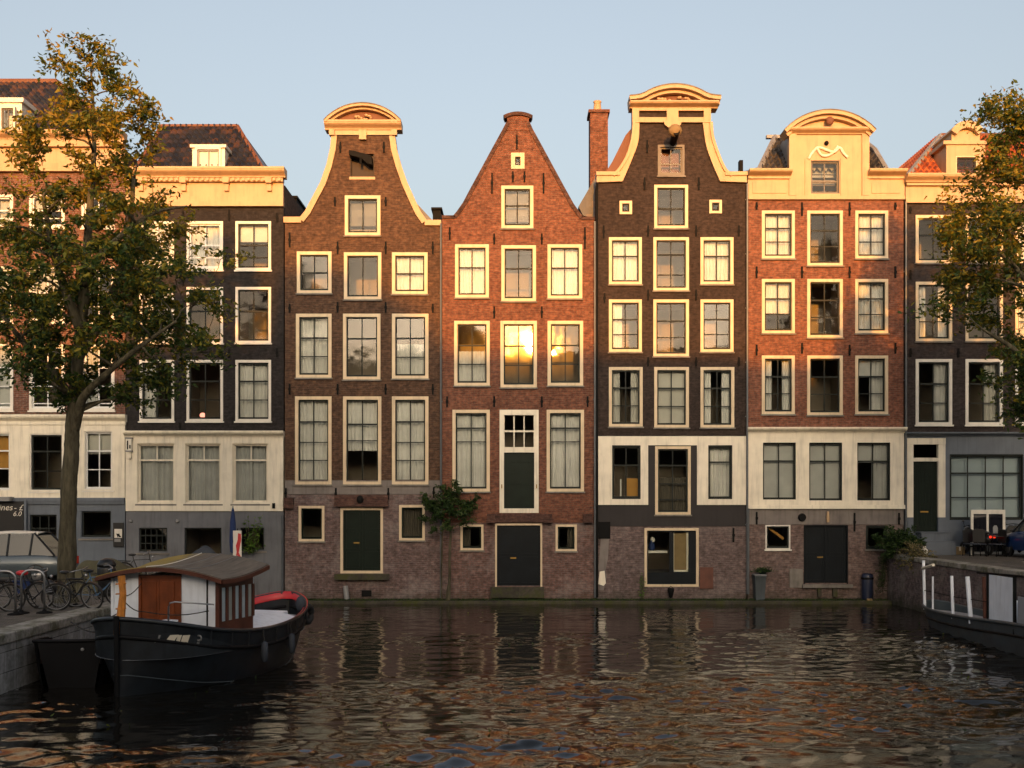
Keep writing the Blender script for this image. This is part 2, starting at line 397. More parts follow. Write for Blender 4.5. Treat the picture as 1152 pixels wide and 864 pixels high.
def barkmat():
    t = NT('tree_bark'); o = t.obj()
    n = t.noise(t.scaled(o, (9, 9, 1.6)), 1.0, 6, 0.65); n2 = t.noise(o, 1.5, 4)
    col = t.mix(1.0, t.ramp(n, [(0.3, (0.03, 0.026, 0.016)), (0.7, (0.13, 0.115, 0.075))]), t.ramp(n2, [(0.3, 0.7), (0.7, 1.2)]), 'MULTIPLY')
    return t.bsdf(col, 0.9, bump=n, bstr=0.8, bdist=0.03, spec=0.2)
M['bark'] = barkmat()
AUT = [(0.15, (0.022, 0.048, 0.011)), (0.42, (0.050, 0.088, 0.018)), (0.60, (0.14, 0.145, 0.020)), (0.76, (0.27, 0.215, 0.018)), (0.97, (0.26, 0.17, 0.018))]
M['leaf'] = leafmat('autumn_leaf', AUT, 0.35, (5.0, 12.0, 0.22))
M['leaf_r'] = leafmat('autumn_leaf_olive', AUT, 0.35, (3.0, 12.0, 0.16))
M['leaf_g'] = leafmat('green_leaf', [(0.2, (0.012, 0.03, 0.007)), (0.55, (0.03, 0.065, 0.014)), (0.9, (0.07, 0.1, 0.022))], 0.25)
M['leaf_br'] = leafmat('bright_leaf', [(0.2, (0.05, 0.11, 0.015)), (0.55, (0.11, 0.2, 0.025)), (0.9, (0.2, 0.28, 0.04))], 0.3)
M['leaf_dry'] = leafmat('dry_grass_leaf', [(0.2, (0.06, 0.07, 0.02)), (0.55, (0.16, 0.13, 0.05)), (0.9, (0.26, 0.2, 0.11))], 0.3)
M['glass_dark'] = plain('dark_car_glass', (0.012, 0.018, 0.024), 0.06)
M['rubber'] = plain('black_rubber', (0.012, 0.012, 0.012), 0.75)
M['steel'] = plain('brushed_steel', (0.38, 0.38, 0.39), 0.35, 0.9)
M['black'] = paint('black_gloss_paint', (0.012, 0.012, 0.013), 0.35, 0.15)
M['hull'] = paint('blue_black_hull_paint', (0.012, 0.016, 0.021), 0.42, 0.55, 2.6, streak=0.5, bstr=0.25)
M['hull2'] = paint('black_tar_hull', (0.005, 0.005, 0.006), 0.6, 0.3, 1.6, spec=.2)
M['hull3'] = paint('steel_blue_hull', (0.05, 0.065, 0.075), 0.45, 0.35, 1.6, streak=0.25)
M['teak'] = paint('varnished_wood', (0.20, 0.05, 0.014), 0.35, 0.35, 3.0, streak=0.3)
M['mahog'] = paint('mahogany_wood', (0.11, 0.035, 0.02), 0.4, 0.35, 3.0, streak=0.3)
M['boatwhite'] = paint('boat_white', (0.83, 0.87, 0.93), 0.45, 0.12, 2.0, streak=0.2)
M['deck'] = paint('grey_deck', (0.3, 0.31, 0.33), 0.6, 0.2, 2.0)
M['orange_wood'] = paint('orange_painted_post', (0.6, 0.22, 0.03), 0.5, 0.35, 6.0, streak=0.35)
M['red'] = paint('red_paint', (0.5, 0.02, 0.025), 0.4, 0.15)
M['rope'] = plain('dark_rope', (0.03, 0.027, 0.024), 0.9)
M['bluep'] = paint('blue_fabric', (0.012, 0.03, 0.11), 0.8, 0.2)
M['tarp'] = paint('olive_tarp', (0.085, 0.075, 0.035), 0.75, 0.3, 2.0)
M['greytarp'] = paint('slate_tarp', (0.035, 0.042, 0.055), 0.7, 0.25, 2.0)
def roofmat():
    t = NT('tarred_boat_roof'); o = t.obj(); sp = t.n('ShaderNodeSeparateXYZ'); t.l(o, sp.inputs[0])
    n = t.noise(o, 2.6, 6, 0.7); st = t.noise(t.scaled(o, (9, 1.2, 1)), 1.5, 4, 0.6)
    base = t.ramp(st, [(0.3, (0.085, 0.07, 0.055)), (0.7, (0.16, 0.135, 0.105))])
    k = t.math('ADD', t.math('MULTIPLY', sp.outputs[0], -1.0), t.math('ADD', t.math('MULTIPLY', n, 1.3), -0.55))
    col = t.mix(t.ramp(k, [(0.2, 0.0), (0.6, 0.85)]), base, (0.30, 0.21, 0.035))
    return t.bsdf(col, 0.8, bump=st, bstr=0.4, bdist=0.02)
M['boatroof'] = roofmat()

# ---------------------------------------------------------------- setting
def struct(mb, name, m, **k):
    o = mb.build(name, m, **k); o['kind'] = 'structure'; return o
struct(MB().add([(-1500,-1500,-1.7),(1500,-1500,-1.7),(1500,1500,-1.7),(-1500,1500,-1.7)], [(0,1,2,3)]), 'ground', M['ground'])
struct(MB().box(XL+.45, XR-.45, 0.45, 70, -1.6, 1.15), 'terrace_ground', M['ground'])
struct(MB().box(-140, XL-.52, -80, 70, -1.6, ZL), 'left_quay_pavement', M['pavers'])
struct(MB().box(XR+.52, 140, -80, 70, -1.6, ZR), 'right_quay_pavement', M['pavers'])
struct(MB().box(XL-.515, XL, -80, 0.3, -1.6, ZL-.2), 'left_quay_wall', M['quaystone'])
struct(MB().box(XR, XR+.515, -80, 0.3, -1.6, ZR-.16), 'right_quay_wall', M['quaybrick'])
struct(MB().box(XL-.6, XL+.04, -80, 0.3, ZL-.196, ZL+.02), 'left_quay_kerb', M['coping'], bevel=.03)
struct(MB().box(XR-.05, XR+.5, -80, -.02, ZR-.156, ZR+.02), 'right_quay_kerb', M['coping'], bevel=.03)
lw = MB()
lw.box(XL+.05, XR-.02, -.62, .4, -1.6, .13)
struct(lw, 'quay_ledge', M['ledge'], bevel=.04)

# water: one sheet of real ripples, fine where the picture looks at it
def water():
    xs = np.concatenate([np.linspace(-160, -26, 20, endpoint=False), np.arange(-26, 26, .075), np.linspace(26, 160, 21)])
    ys = np.concatenate([np.linspace(-160, -34, 30, endpoint=False), np.arange(-34, -26, .12), np.arange(-26, 0.6, .05)])
    X, Y = np.meshgrid(xs, ys)
    Z = np.zeros_like(X); r = np.random.default_rng(5)
    N = 130; rms = 0.088
    for i in range(N):
        lam = math.exp(r.uniform(math.log(.2), math.log(1.25)))
        th = math.pi/2 + r.normal(0, .62)
        k = 2*math.pi/lam; a = rms*math.sqrt(2/N)/k
        Z += a*np.sin(k*(X*math.cos(th)+Y*math.sin(th)) + r.uniform(0, 6.28))
    # patchiness: calmer and livelier areas, calmer beside the houses
    P = np.zeros_like(X)
    for i in range(10):
        lam = r.uniform(5, 16); th = r.uniform(0, 6.28); P += np.sin(2*math.pi/lam*(X*math.cos(th)*.6+Y*math.sin(th)*1.3)+r.uniform(0, 6.28))
    amp = np.clip(.95+.55*P/ math.sqrt(5), .28, 2.1)*np.clip(.28+(-Y)/21, .28, 1.3)
    amp *= 1+1.0*np.exp(-((X-.3)/2.4)**2-((Y+26.5)/6.0)**2)      # a ruffled patch added to catch golden glints off the lit houses
    Z *= amp*((X > -27) & (X < 27) & (Y > -35))
    ny, nx = X.shape
    v = np.stack([X, Y, Z], -1).reshape(-1, 3)
    i = np.arange(ny-1)[:, None]*nx + np.arange(nx-1)[None, :]
    f = np.stack([i, i+1, i+1+nx, i+nx], -1).reshape(-1, 4)
    me = bpy.data.meshes.new('canal_water'); me.vertices.add(len(v)); me.vertices.foreach_set('co', v.ravel())
    me.loops.add(f.size); me.loops.foreach_set('vertex_index', f.ravel())
    me.polygons.add(len(f)); me.polygons.foreach_set('loop_start', np.arange(0, f.size, 4)); me.polygons.foreach_set('use_smooth', np.ones(len(f), bool))
    me.update(); me.validate(); me.materials.append(M['water'])
    o = bpy.data.objects.new('canal_water', me); COL.objects.link(o); o['kind'] = 'structure'
water()

# ---------------------------------------------------------------- house pieces
def prect(r, g=0.0): return [(PX(r[0])+g, PZ(r[3])+g), (PX(r[2])-g, PZ(r[3])+g), (PX(r[2])-g, PZ(r[1])-g), (PX(r[0])+g, PZ(r[1])-g)]
def pout(pts, y=0): return [(PX(a, y), PZ(b, y)) for a, b in pts]

def curtain_mesh(x0, x1, z0, z1, y, folds, amp=.035, seed=0):
    n = max(8, int(folds*7)); r = random.Random(seed); ph = r.uniform(0, 6); rows = []
    for zz in (z0, (z0*2+z1)/3, (z0+2*z1)/3, z1):
        row = []
        for i in range(n+1):
            u = i/n; x = x0+(x1-x0)*u
            row.append((x, y+amp*math.sin(u*folds*6.283+ph+.8*math.sin(u*9+ph)), zz))
        rows.append(row)
    return MB().grid(rows)

WSEED = [0]
def window(root, rect, cols=2, rows=(.5,), cur='none', sash='sash', case='casing', cw=.125, sill=True, thick_row=None, cmat='curtain', name='window', panels=None, topsplit=None, gm='glass'):
    WSEED[0] += 1; sd = WSEED[0]
    x0, z0 = PX(rect[0]), PZ(rect[3]); x1, z1 = PX(rect[2]), PZ(rect[1])
    c = MB()
    c.box(x0, x1, -.028, .15, z1-cw, z1); c.box(x0, x1, -.028, .15, z0, z0+cw*.9)
    c.box(x0, x0+cw, -.026, .149, z0+cw*.9, z1-cw); c.box(x1-cw, x1, -.026, .149, z0+cw*.9, z1-cw)
    w = c.build(name, M[case], root)
    if sill:
        MB().box(x0-.04, x1+.04, -.085, -.002, z0-.06, z0-.001).build('sill', M['stone' if case != 'white' else 'white'], w)
    a0, a1, b0, b1 = x0+cw, x1-cw, z0+cw*.9, z1-cw
    s = MB(); sw = .055
    s.box(a0+.002, a1-.002, .055, .112, b1-sw, b1-.002); s.box(a0+.002, a1-.002, .055, .112, b0+.002, b0+sw*1.4)
    s.box(a0+.002, a0+sw, .057, .110, b0+sw*1.4, b1-sw); s.box(a1-sw, a1-.002, .057, .110, b0+sw*1.4, b1-sw)
    hh = b1-b0
    for k, r in enumerate(rows):
        t = .06 if (thick_row is None and k == 0) or thick_row == k else .038
        zc = b1-hh*r; s.box(a0+sw, a1-sw, .062 if t > .03 else .07, .104, zc-t/2, zc+t/2)
    for k in range(1, cols):
        xc = a0+(a1-a0)*k/cols; zt = b1-sw; zb = b0+sw*1.4
        if topsplit: zb = b1-hh*rows[0]+.02
        s.box(xc-.021, xc+.021, .0725, .1015, zb, zt)
    s.build('sash', M[sash], w)
    g = MB().add([(a0+.01, .086, b0+.01), (a1-.01, .086, b0+.01), (a1-.01, .086, b1-.01), (a0+.01, .086, b1-.01)], [(0, 1, 2, 3)])
    g.build('pane', M[gm], w, recalc=False)
    wd = a1-a0; yc = .24
    def cur_part(u0, u1, v0=0., v1=1., folds=None, y=yc, nm='curtain', mat=None, amp=.035):
        curtain_mesh(a0+wd*u0, a0+wd*u1, b0+hh*v0, b0+hh*v1, y, folds or max(2, (u1-u0)*7), amp, sd).build(nm, M[mat or cmat], w, smooth=True)
    if cur == 'full': cur_part(-.05, .51, 0, 1.02); cur_part(.49, 1.05, 0, 1.02, y=yc+.05)
    elif cur == 'sides': cur_part(-.05, .3); cur_part(.7, 1.05)
    elif cur == 'left': cur_part(-.05, .4)
    elif cur == 'right': cur_part(.58, 1.05)
    elif cur == 'blind': MB().box(a0-.03, a1+.03, yc, yc+.01, b0, b1+.02).build('blind', M[cmat], w)
    elif cur == 'top': MB().box(a0-.03, a1+.03, yc, yc+.01, b0+hh*.62, b1+.02).build('blind', M[cmat], w)
    elif cur == 'topcur': cur_part(-.05, .51, .38, 1.02); cur_part(.49, 1.05, .38, 1.02, y=yc+.05)
    elif cur == 'net': cur_part(-.05, 1.05, 0, .55)
    elif cur == 'deepright':
        MB().box(a0-.03, a1+.03, yc, yc+.01, b0+hh*.66, b1+.02).build('blind', M[cmat], w); cur_part(.5, 1.05)
    return w

def wall(root, name, outline, holes, m, y0=0., y1=.32):
    return MB().prism(pout(outline), y0, y1, [prect(h, .035) for h in holes]).build(name, m, root)

def anchors(root, pts):
    for (x, a, b) in pts:
        mb = MB(); xx = PX(x)
        mb.box(xx-.032, xx+.032, -.06, -.001, PZ(b), PZ(a)); mb.box(xx-.05, xx+.05, -.075, -.061, PZ((a+b)/2)-.05, PZ((a+b)/2)+.05)
        mb.build('wall_anchor', M['iron'], root)

def bands(mb, x0, x1, rows, yb=.05):
    for (a, b, pr, ext) in rows: mb.box(PX(x0)-ext, PX(x1)+ext, -pr, yb, PZ(b), PZ(a))
    return mb
def cyma(mb, x0, x1, py0, py1, p0, p1, ext=0.0, n=6, yb=.05):
    """a curved crown moulding, widest on top"""
    z1, z0 = PZ(py0), PZ(py1); prof = [(yb, z0)]
    for i in range(n+1):
        u = i/n; s = u-.16*math.sin(2*math.pi*u); prof.append((-(p0+(p1-p0)*s), z0+(z1-z0)*.72*u))
    prof += [(-p1-.02, z0+(z1-z0)*.74), (-p1-.02, z1), (yb, z1)]
    xa, xb = PX(x0)-ext, PX(x1)+ext; k = len(prof)
    vs = [(xa, p[0], p[1]) for p in prof]+[(xb, p[0], p[1]) for p in prof]
    fs = [tuple(range(k)), tuple(range(2*k-1, k-1, -1))]+[(i, (i+1) % k, (i+1) % k+k, i+k) for i in range(k)]
    return mb.add(vs, fs)

def body(root, x0, x1, ztop_py, zb, floors, depth=11.0, zt=None):
    """party walls, rear wall and the storeys seen through the windows"""
    X0, X1 = PX(x0)+.012, PX(x1)-.012; zt = PZ(ztop_py) if zt is None else zt
    p = MB().box(X0, X0+.22, .325, depth, zb, zt).box(X1-.22, X1, .325, depth, zb, zt).box(X0+.22, X1-.22, depth-.2, depth, zb, zt)
    p.build('party_wall', M['b3'], root)
    zs = sorted([zb+.02]+[PZ(f) for f in floors]+[zt-.1])
    i = MB()
    for z in zs: i.box(X0+.225, X1-.225, .33, 2.6, z-.12, z+.1)
    i.box(X0+.225, X1-.225, 2.605, 2.7, zb, zt)
    for k in (1, 2):
        xc = X0+(X1-X0)*k/3
        for a, b in zip(zs[:-1], zs[1:]): i.box(xc-.06, xc+.06, .5, 2.6, a+.105, b-.125)
    i.build('interior', M['int'], root)

def pipe(root, px, py0, py1, y=-.09):
    x = PX(px); p = MB().tube([(x, y, PZ(py0)), (x, y, PZ(py1))], .042, 8)
    z = PZ(py0)-.6
    while z > PZ(py1)+.3:
        p.box(x-.06, x+.06, -.06, .0, z, z+.04); z -= 2.1
    return p.build('drainpipe', M['pipe'], root)

def tiles(root, poly, m, name='roof', col=.23, row=.34, parent_name=None):
    """pantile sheet inside a planar 3D polygon whose first edge is the eave"""
    P = [Vector(p) for p in poly]; ex = (P[1]-P[0]).normalized(); nrm = ex.cross(P[2]-P[1]).normalized(); ey = nrm.cross(ex)
    if nrm.y > 0: nrm = -nrm
    q = [((p-P[0]).dot(ex), (p-P[0]).dot(ey)) for p in P]
    def inside(u, v):
        c = False; j = len(q)-1
        for i in range(len(q)):
            if (q[i][1] > v) != (q[j][1] > v) and u < (q[j][0]-q[i][0])*(v-q[i][1])/(q[j][1]-q[i][1])+q[i][0]: c = not c
            j = i
        return c
    u0, u1 = min(a for a, b in q), max(a for a, b in q); v0, v1 = min(b for a, b in q), max(b for a, b in q)
    du = col/6; nu = int((u1-u0)/du)+1; vl = []
    v = v0
    while v < v1: vl += [(v, .085), (v+row*.95, .0)]; v += row
    vs = []; fs = []
    for (v, h) in vl:
        for i in range(nu+1):
            u = u0+i*du; ph = u/col*2*math.pi
            vs.append(P[0]+ex*u+ey*min(v, v1)+nrm*(h+.065*math.sin(ph)+.02*math.sin(2*ph)))
    n = nu+1
    for r in range(len(vl)-1):
        for i in range(nu):
            if inside(u0+(i+.5)*du, (vl[r][0]+vl[r+1][0])/2): fs.append((r*n+i, r*n+i+1, (r+1)*n+i+1, (r+1)*n+i))
    mb = MB(); mb.add(vs, fs)
    # under-sheet so that no light shows through
    b = [p-nrm*.1 for p in P]; mb.add(b, [tuple(range(len(b)))])
    return mb.build(name, m, root, recalc=False)

def door(root, rect, double=True, m='green_door', case='casing', cw=.1, z_case=True, panels=3):
    x0, z0 = PX(rect[0]), PZ(rect[3]); x1, z1 = PX(rect[2]), PZ(rect[1])
    d = MB(); a0, a1, b0, b1 = x0+cw, x1-cw, z0+(cw if z_case else .03), z1-cw
    leaves = [(a0, (a0+a1)/2-.006), ((a0+a1)/2+.006, a1)] if double else [(a0, a1)]
    for (l, r) in leaves:
        d.box(l, r, .075, .13, b0, b1)
        h = (b1-b0-.1*(panels+1))/panels
        for k in range(panels):
            zz = b0+.1+k*(h+.1)
            d.box(l+.1, r-.1, .058, .0745, zz, zz+.025); d.box(l+.1, r-.1, .058, .0745, zz+h-.025, zz+h)
            d.box(l+.1, l+.125, .058, .0745, zz+.026, zz+h-.026); d.box(r-.125, r-.1, .058, .0745, zz+.026, zz+h-.026)
    if double: d.box((a0+a1)/2-.03, (a0+a1)/2+.03, .045, .0743, b0, b1)
    dd = d.build('door', M[m], root)
    f = MB(); f.box(x0, x1, -.026, .14, z1-cw, z1); f.box(x0, x0+cw, -.025, .139, z0, z1-cw); f.box(x1-cw, x1, -.025, .139, z0, z1-cw)
    if z_case: f.box(x0+cw, x1-cw, -.024, .138, z0, z0+cw)
    f.build('door_frame', M[case], dd)
    xm = (a0+a1)/2
    k = MB(); k.box(xm-.32 if double else xm-.15, xm-.1 if double else xm+.15, .03, .057, (b0+b1)/2-.12, (b0+b1)/2-.07)
    k.build('letter_plate', M['brass'], dd)
    return dd
M['brass'] = plain('old_brass', (0.35, 0.22, 0.06), 0.4, 0.9)

def pediment(root, x0, x1, ybase0, ybase1, arc, m, tym, orn=None, pr=.34, flat=0.0, rim=6.5, yb=.42):
    """segmental pediment: base cornice, arched rim, recessed tympanum"""
    mb = MB(); cyma(mb, x0, x1, ybase0, ybase1, .12, pr, 0, 5, yb)
    a = pout(arc); mid = rim*D/F
    mb.strip(list(reversed(a)), 0, mid*.45, -pr-.06, yb-.01) if False else None
    n = len(a)
    P = [Vector(p) for p in a]; inn = []; inn2 = []
    for i, p in enumerate(P):
        t = (P[min(i+1, n-1)]-P[max(i-1, 0)]).normalized(); nr = Vector((t.y, -t.x)); inn.append(p+nr*mid*.5); inn2.append(p+nr*mid)
    mb.prism([tuple(p) for p in P]+[tuple(p) for p in reversed(inn)], -pr-.05, yb-.003)
    mb.prism([tuple(p) for p in inn]+[tuple(p) for p in reversed(inn2)], -pr*.62, yb-.006)
    pd = mb.build('pediment', M[m], root)
    zb = PZ(ybase0)
    t = [(p.x, p.y) for p in inn2 if p.y > zb+.02]
    if len(t) > 2:
        MB().prism([(t[0][0], zb-.02)]+t+[(t[-1][0], zb-.02)], .02, yb-.05).build('tympanum', M[tym], pd)
    # weathering lead on top of the arch
    MB().prism([tuple(p+Vector((0, .035))) for p in P]+[tuple(p+Vector((0, .001))) for p in reversed(P)], -pr-.08, yb).build('lead_capping', M['stone'], pd)
    if orn:
        o = MB(); r = random.Random(3)
        cx, cz, w, h = orn
        for k in range(20):
            u = r.uniform(-1, 1); v = r.uniform(-.5, .5)*(1-abs(u)*.8)
            o.ball((PX(cx)+u*w, -.1+r.uniform(-.08, .02), PZ(cz)+v*h), r.uniform(.035, .075), .05, r.uniform(.035, .075), 8, 5)
        o.build('ornament', M['cream_sun'], pd, smooth=True)
    return pd

def gable_roof(root, pts, y0, y1, m):
    return MB().prism(pout(pts), y0, y1).build('roof', m, root)
def arcpts(x0, y0, xm, ym, x1, y1, n=14):
    # circular arc through three points, returned from left to right
    ax, ay, bx, by, cx, cy = x0, y0, xm, ym, x1, y1
    d = 2*(ax*(by-cy)+bx*(cy-ay)+cx*(ay-by))
    ux = ((ax*ax+ay*ay)*(by-cy)+(bx*bx+by*by)*(cy-ay)+(cx*cx+cy*cy)*(ay-by))/d
    uy = ((ax*ax+ay*ay)*(cx-bx)+(bx*bx+by*by)*(ax-cx)+(cx*cx+cy*cy)*(bx-ax))/d
    r = math.hypot(ax-ux, ay-uy); t0 = math.atan2(ay-uy, ax-ux); t1 = math.atan2(cy-uy, cx-ux)
    return [(ux+r*math.cos(t0+(t1-t0)*i/n), uy+r*math.sin(t0+(t1-t0)*i/n)) for i in range(n+1)]

HG = 'canal houses in one row'
def house(label, px0, px1, zb):
    return thing('canal_house', label, 'house', ((PX(px0)+PX(px1))/2, 0, zb), 0, HG)

# ---- house 1: far left, red brown, white sashes, behind the tree
h = house('red brown brick house with white sashes and blue grey ground floor behind the tall tree', -60, 141, ZL)
ws = []
for (a, b) in ((219, 249+8), (300, 363), (387, 462)):
    for (x0, x1) in ((-23, 15), (33, 73), (92, 129)): ws.append((x0, a, x1, b))
up = [(-60, 466), (-60, 193), (141, 193), (141, 466)]
wall(h, 'wall', up, ws, M['b1'])
for i, w in enumerate(ws):
    window(h, w, 2, (.34, .64, .92) if i > 5 else (.45, .72), ['full', 'top', 'none', 'top', 'full', 'none', 'blind', 'none', 'left'][i], 'white_sash', 'white', .1, cmat='curtain_grey')
shop = [(-52, 486, 13, 553), (33, 487, 72, 553), (94, 484, 128, 552)]
wall(h, 'shopfront', [(-60, 563), (-60, 466.5), (141, 466.5), (141, 563)], shop, M['cream'], -.06, .3)
window(h, shop[0], 2, (.3, .62), 'topcur', 'white_sash', 'white', .08, cmat='ochre', sill=False)
window(h, shop[1], 2, (.3, .66), 'none', 'sash', 'white', .08)
window(h, shop[2], 2, (.33, .66), 'top', 'white_sash', 'white', .08, cmat='blind')
c = MB(); cyma(c, -60, 142, 466.8, 475, .08, .26, .04); bands(c, -60, 142, [(475, 478, .1, 0)]); c.build('shop_cornice', M['cream'], h)
base = [(-36, 584, 27, 632), (32, 577, 66, 612), (90, 573, 127, 606)]
wall(h, 'basement_wall', [(-60, 643), (-60, 563.5), (141, 563.5), (141, 643)], base, M['bluegrey'], -.04, .3)
window(h, base[0], 2, (.5,), 'none', 'sash', 'bluegrey', .07, sill=False)
window(h, base[1], 3, (.5,), 'none', 'sash', 'bluegrey', .07, sill=False)
window(h, base[2], 1, (), 'none', 'sash', 'bluegrey', .07)
c = MB(); bands(c, -60, 141, [(560, 564, .16, 0), (564, 567, .12, 0)]); c.build('fascia', M['bluegrey'], h)
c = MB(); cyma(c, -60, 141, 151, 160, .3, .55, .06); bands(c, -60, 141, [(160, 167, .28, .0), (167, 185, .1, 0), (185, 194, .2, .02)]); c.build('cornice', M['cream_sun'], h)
body(h, -60, 141, 168, ZL, [205, 280, 375, 478, 566])
yr = 4.0
tiles(h, [(PX(-60, .3), .3, PZ(153, .3)), (PX(141, .3), .3, PZ(153, .3)), (PX(64, yr), yr, PZ(93, yr)), (PX(-60, yr), yr, PZ(93, yr))], M['tile_dark'])
MB().tube([(PX(-60, yr), yr, PZ(92, yr)), (PX(64, yr), yr, PZ(92, yr))], .13, 8).build('ridge', M['tympanum'], h)
MB().tube([(PX(64, yr), yr, PZ(92, yr)), (PX(141, .3), .3, PZ(153, .3))], .1, 8).build('hip_ridge', M['tympanum'], h)
dm = MB().box(PX(-12), PX(1), .35, 3, PZ(152), PZ(112)).box(PX(16), PX(20), .35, 3, PZ(152), PZ(112)).box(PX(1), PX(16), .35, 3, PZ(121), PZ(112)).box(PX(-13), PX(23), .25, 3.1, PZ(112)+.002, PZ(107)).box(PX(1), PX(16), .5, 3, PZ(152), PZ(121.2)).build('dormer', M['white'], h)
window(dm, (0, 120, 17, 152), 2, (), 'none', 'grey_frame', 'cream', .06, sill=False)
anchors(h, [(25, 268, 282), (84, 268, 282), (24, 370, 382), (84, 440, 462)])

# ---- house 2: black brick, cream cornice, cream shopfront
h = house('black brick house with cream shopfront and slate grey basement beside the tree', 143, 319, ZL)
ws = []
for (a, b) in ((249, 304), (323, 386), (405, 474)):
    for (x0, x1) in ((157, 196), (210, 251), (265, 305)): ws.append((x0, a, x1, b))
wall(h, 'wall', [(142, 485), (142, 232), (319, 232), (319, 485)], ws, M['b2'])
cu = ['full', 'full', 'top', 'sides', 'none', 'none', 'left', 'none', 'full']
for i, w in enumerate(ws):
    window(h, w, 2, ((.48, .76) if i < 3 else (.42,)) if i < 6 else (.33, .66), cu[i], 'white_sash' if i < 2 else 'sash', 'white', .1, cmat='curtain')
shop = [(154, 498, 198, 567), (208, 498, 250, 567), (261, 498, 303, 567)]
wall(h, 'shopfront', [(142, 575), (142, 485.5), (319, 485.5), (319, 575)], shop, M['cream'], -.08, .3)
for w in shop: window(h, w, 2, (.27,), 'full', 'cream', 'cream', .07, cmat='curtain_grey', sill=True, topsplit=True)
c = MB(); cyma(c, 142, 319, 485, 492, .1, .3, .03); c.build('shop_cornice', M['cream'], h)
base = [(155, 592, 190, 622), (206, 592, 251, 640), (269, 592, 299, 620)]
wall(h, 'basement_wall', [(142, 676), (142, 575.5), (319, 575.5), (319, 676)], base, M['slategrey'], -.02, .3)
window(h, base[0], 5, (.33, .66), 'none', 'sash', 'slategrey', .06)
window(h, base[1], 1, (), 'none', 'sash', 'slategrey', .06, sill=False)
window(h, base[2], 1, (), 'none', 'sash', 'slategrey', .06)
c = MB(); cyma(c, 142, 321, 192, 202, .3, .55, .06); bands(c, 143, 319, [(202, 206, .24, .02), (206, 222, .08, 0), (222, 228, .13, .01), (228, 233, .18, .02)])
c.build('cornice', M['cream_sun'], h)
for x in (160, 208, 256, 304):
    MB().box(PX(x)-.12, PX(x)+.12, -.34, -.081, PZ(208), PZ(202.2)).box(PX(x)-.09, PX(x)+.09, -.2, -.0811, PZ(216), PZ(208.1)).build('bracket', M['cream_sun'], h)
m_ = MB()
for k in range(30):
    x = PX(150)+k*(PX(316)-PX(150))/29; m_.box(x-.05, x+.05, -.31, -.245, PZ(205.5), PZ(202.5))
m_.build('dentils', M['cream_sun'], h)
body(h, 143, 319, 206, ZL, [240, 314, 396, 480, 577])
ya, yr = .3, 2.6
tiles(h, [(PX(150, ya), ya, PZ(194, ya)), (PX(298, ya), ya, PZ(194, ya)), (PX(267, yr), yr, PZ(142, yr)), (PX(182, yr), yr, PZ(142, yr))], M['tile_dark'])
for (a, b) in (((PX(298, ya), ya, PZ(194, ya)), (PX(267, yr), yr, PZ(142, yr))), ((PX(150, ya), ya, PZ(194, ya)), (PX(182, yr), yr, PZ(142, yr)))):
    MB().tube([a, b], .09, 8).build('hip_ridge', M['tympanum'], h)
MB().box(PX(182, yr), PX(267, yr), yr-.1, 9, PZ(143, yr), PZ(140.5, yr)).build('flat_roof', M['tympanum'], h)
MB().add([(PX(298, ya), ya, PZ(194, ya)), (PX(267, yr), yr, PZ(142, yr)), (PX(267, yr), 9, PZ(142, yr)), (PX(298, ya), 9, PZ(194, ya))], [(0, 1, 2, 3)]).build('side_roof', M['tile_slate'], h)
dm = MB().box(PX(213), PX(217), .4, 2.6, PZ(194), PZ(163)).box(PX(246), PX(250), .4, 2.6, PZ(194), PZ(163)).box(PX(217), PX(246), .45, 2.6, PZ(194), PZ(165)).box(PX(211), PX(252), .3, 2.7, PZ(163)+.003, PZ(159.5)).build('dormer', M['white'], h)
o = window(dm, (217, 163, 246, 194), 2, (), 'none', 'lead', 'white', .07, sill=False)
o.location = (0, .33, 0)
anchors(h, [(206, 238, 248), (258, 236, 248), (312, 240, 250), (206, 310, 322), (258, 392, 402), (312, 392, 402), (203, 476, 484)])
pipe(h, 318, 580, 664, -.12)
for (x, y) in ((148, 576), (200, 576)): MB().ball((PX(x), -.07, PZ(y+10)), .07, .05, .07).build('wall_lamp', M['lead'], h)
MB().box(PX(307), PX(310), -.14, -.081, PZ(572), PZ(566)).build('junction_box', M['iron'], h)

# ---- house 3: brown neck gable
h = house('brown brick neck gable house with purple worn basement, third from the left', 320, 496, 0)
Lc = [(374.5, 153), (373, 168), (369, 186), (362, 206), (353, 223), (345, 238), (338, 247)]
Rc = [(443, 153), (445, 168), (450, 186), (457, 206), (465, 224), (472, 239), (479, 249)]
ws = [(388, 220, 428, 265), (334, 283, 373, 330), (387, 284, 429, 337), (441, 284, 481, 331),
      (333, 353, 373, 425), (386, 353, 428, 427), (441, 353, 482, 426), (332, 446, 373, 545), (386, 446, 429, 545), (441, 446, 482, 545)]
hatch = (393, 172, 422, 201)
wall(h, 'wall', [(320.5, 540), (320.5, 247.5)]+[(338, 247.5)]+Lc[::-1][1:]+Rc+[(496, 249.5), (496, 540)], ws+[hatch], M['b3'])
cs = ['none', 'none', 'none', 'full', 'full', 'none', 'net', 'full', 'topcur', 'full']
rw = [(), (.5,), (), (.5,), (.36, .68), (.36,), (.36, .68), (.27, .52, .74), (.3, .5), (.27, .52, .74)]
for i, w in enumerate(ws):
    window(h, w, 2, rw[i], cs[i], 'sash', 'casing', .125, cmat='blind' if i == 2 else 'curtain', gm='glass_bright' if i in (1, 5, 6) else 'glass')
d = MB().box(PX(393), PX(422), .2, .25, PZ(201), PZ(172)).box(PX(393), PX(395), .03, .2, PZ(201), PZ(172)).box(PX(420), PX(422), .03, .2, PZ(201), PZ(172)).build('loft_hatch', M['hatchdark'], h)
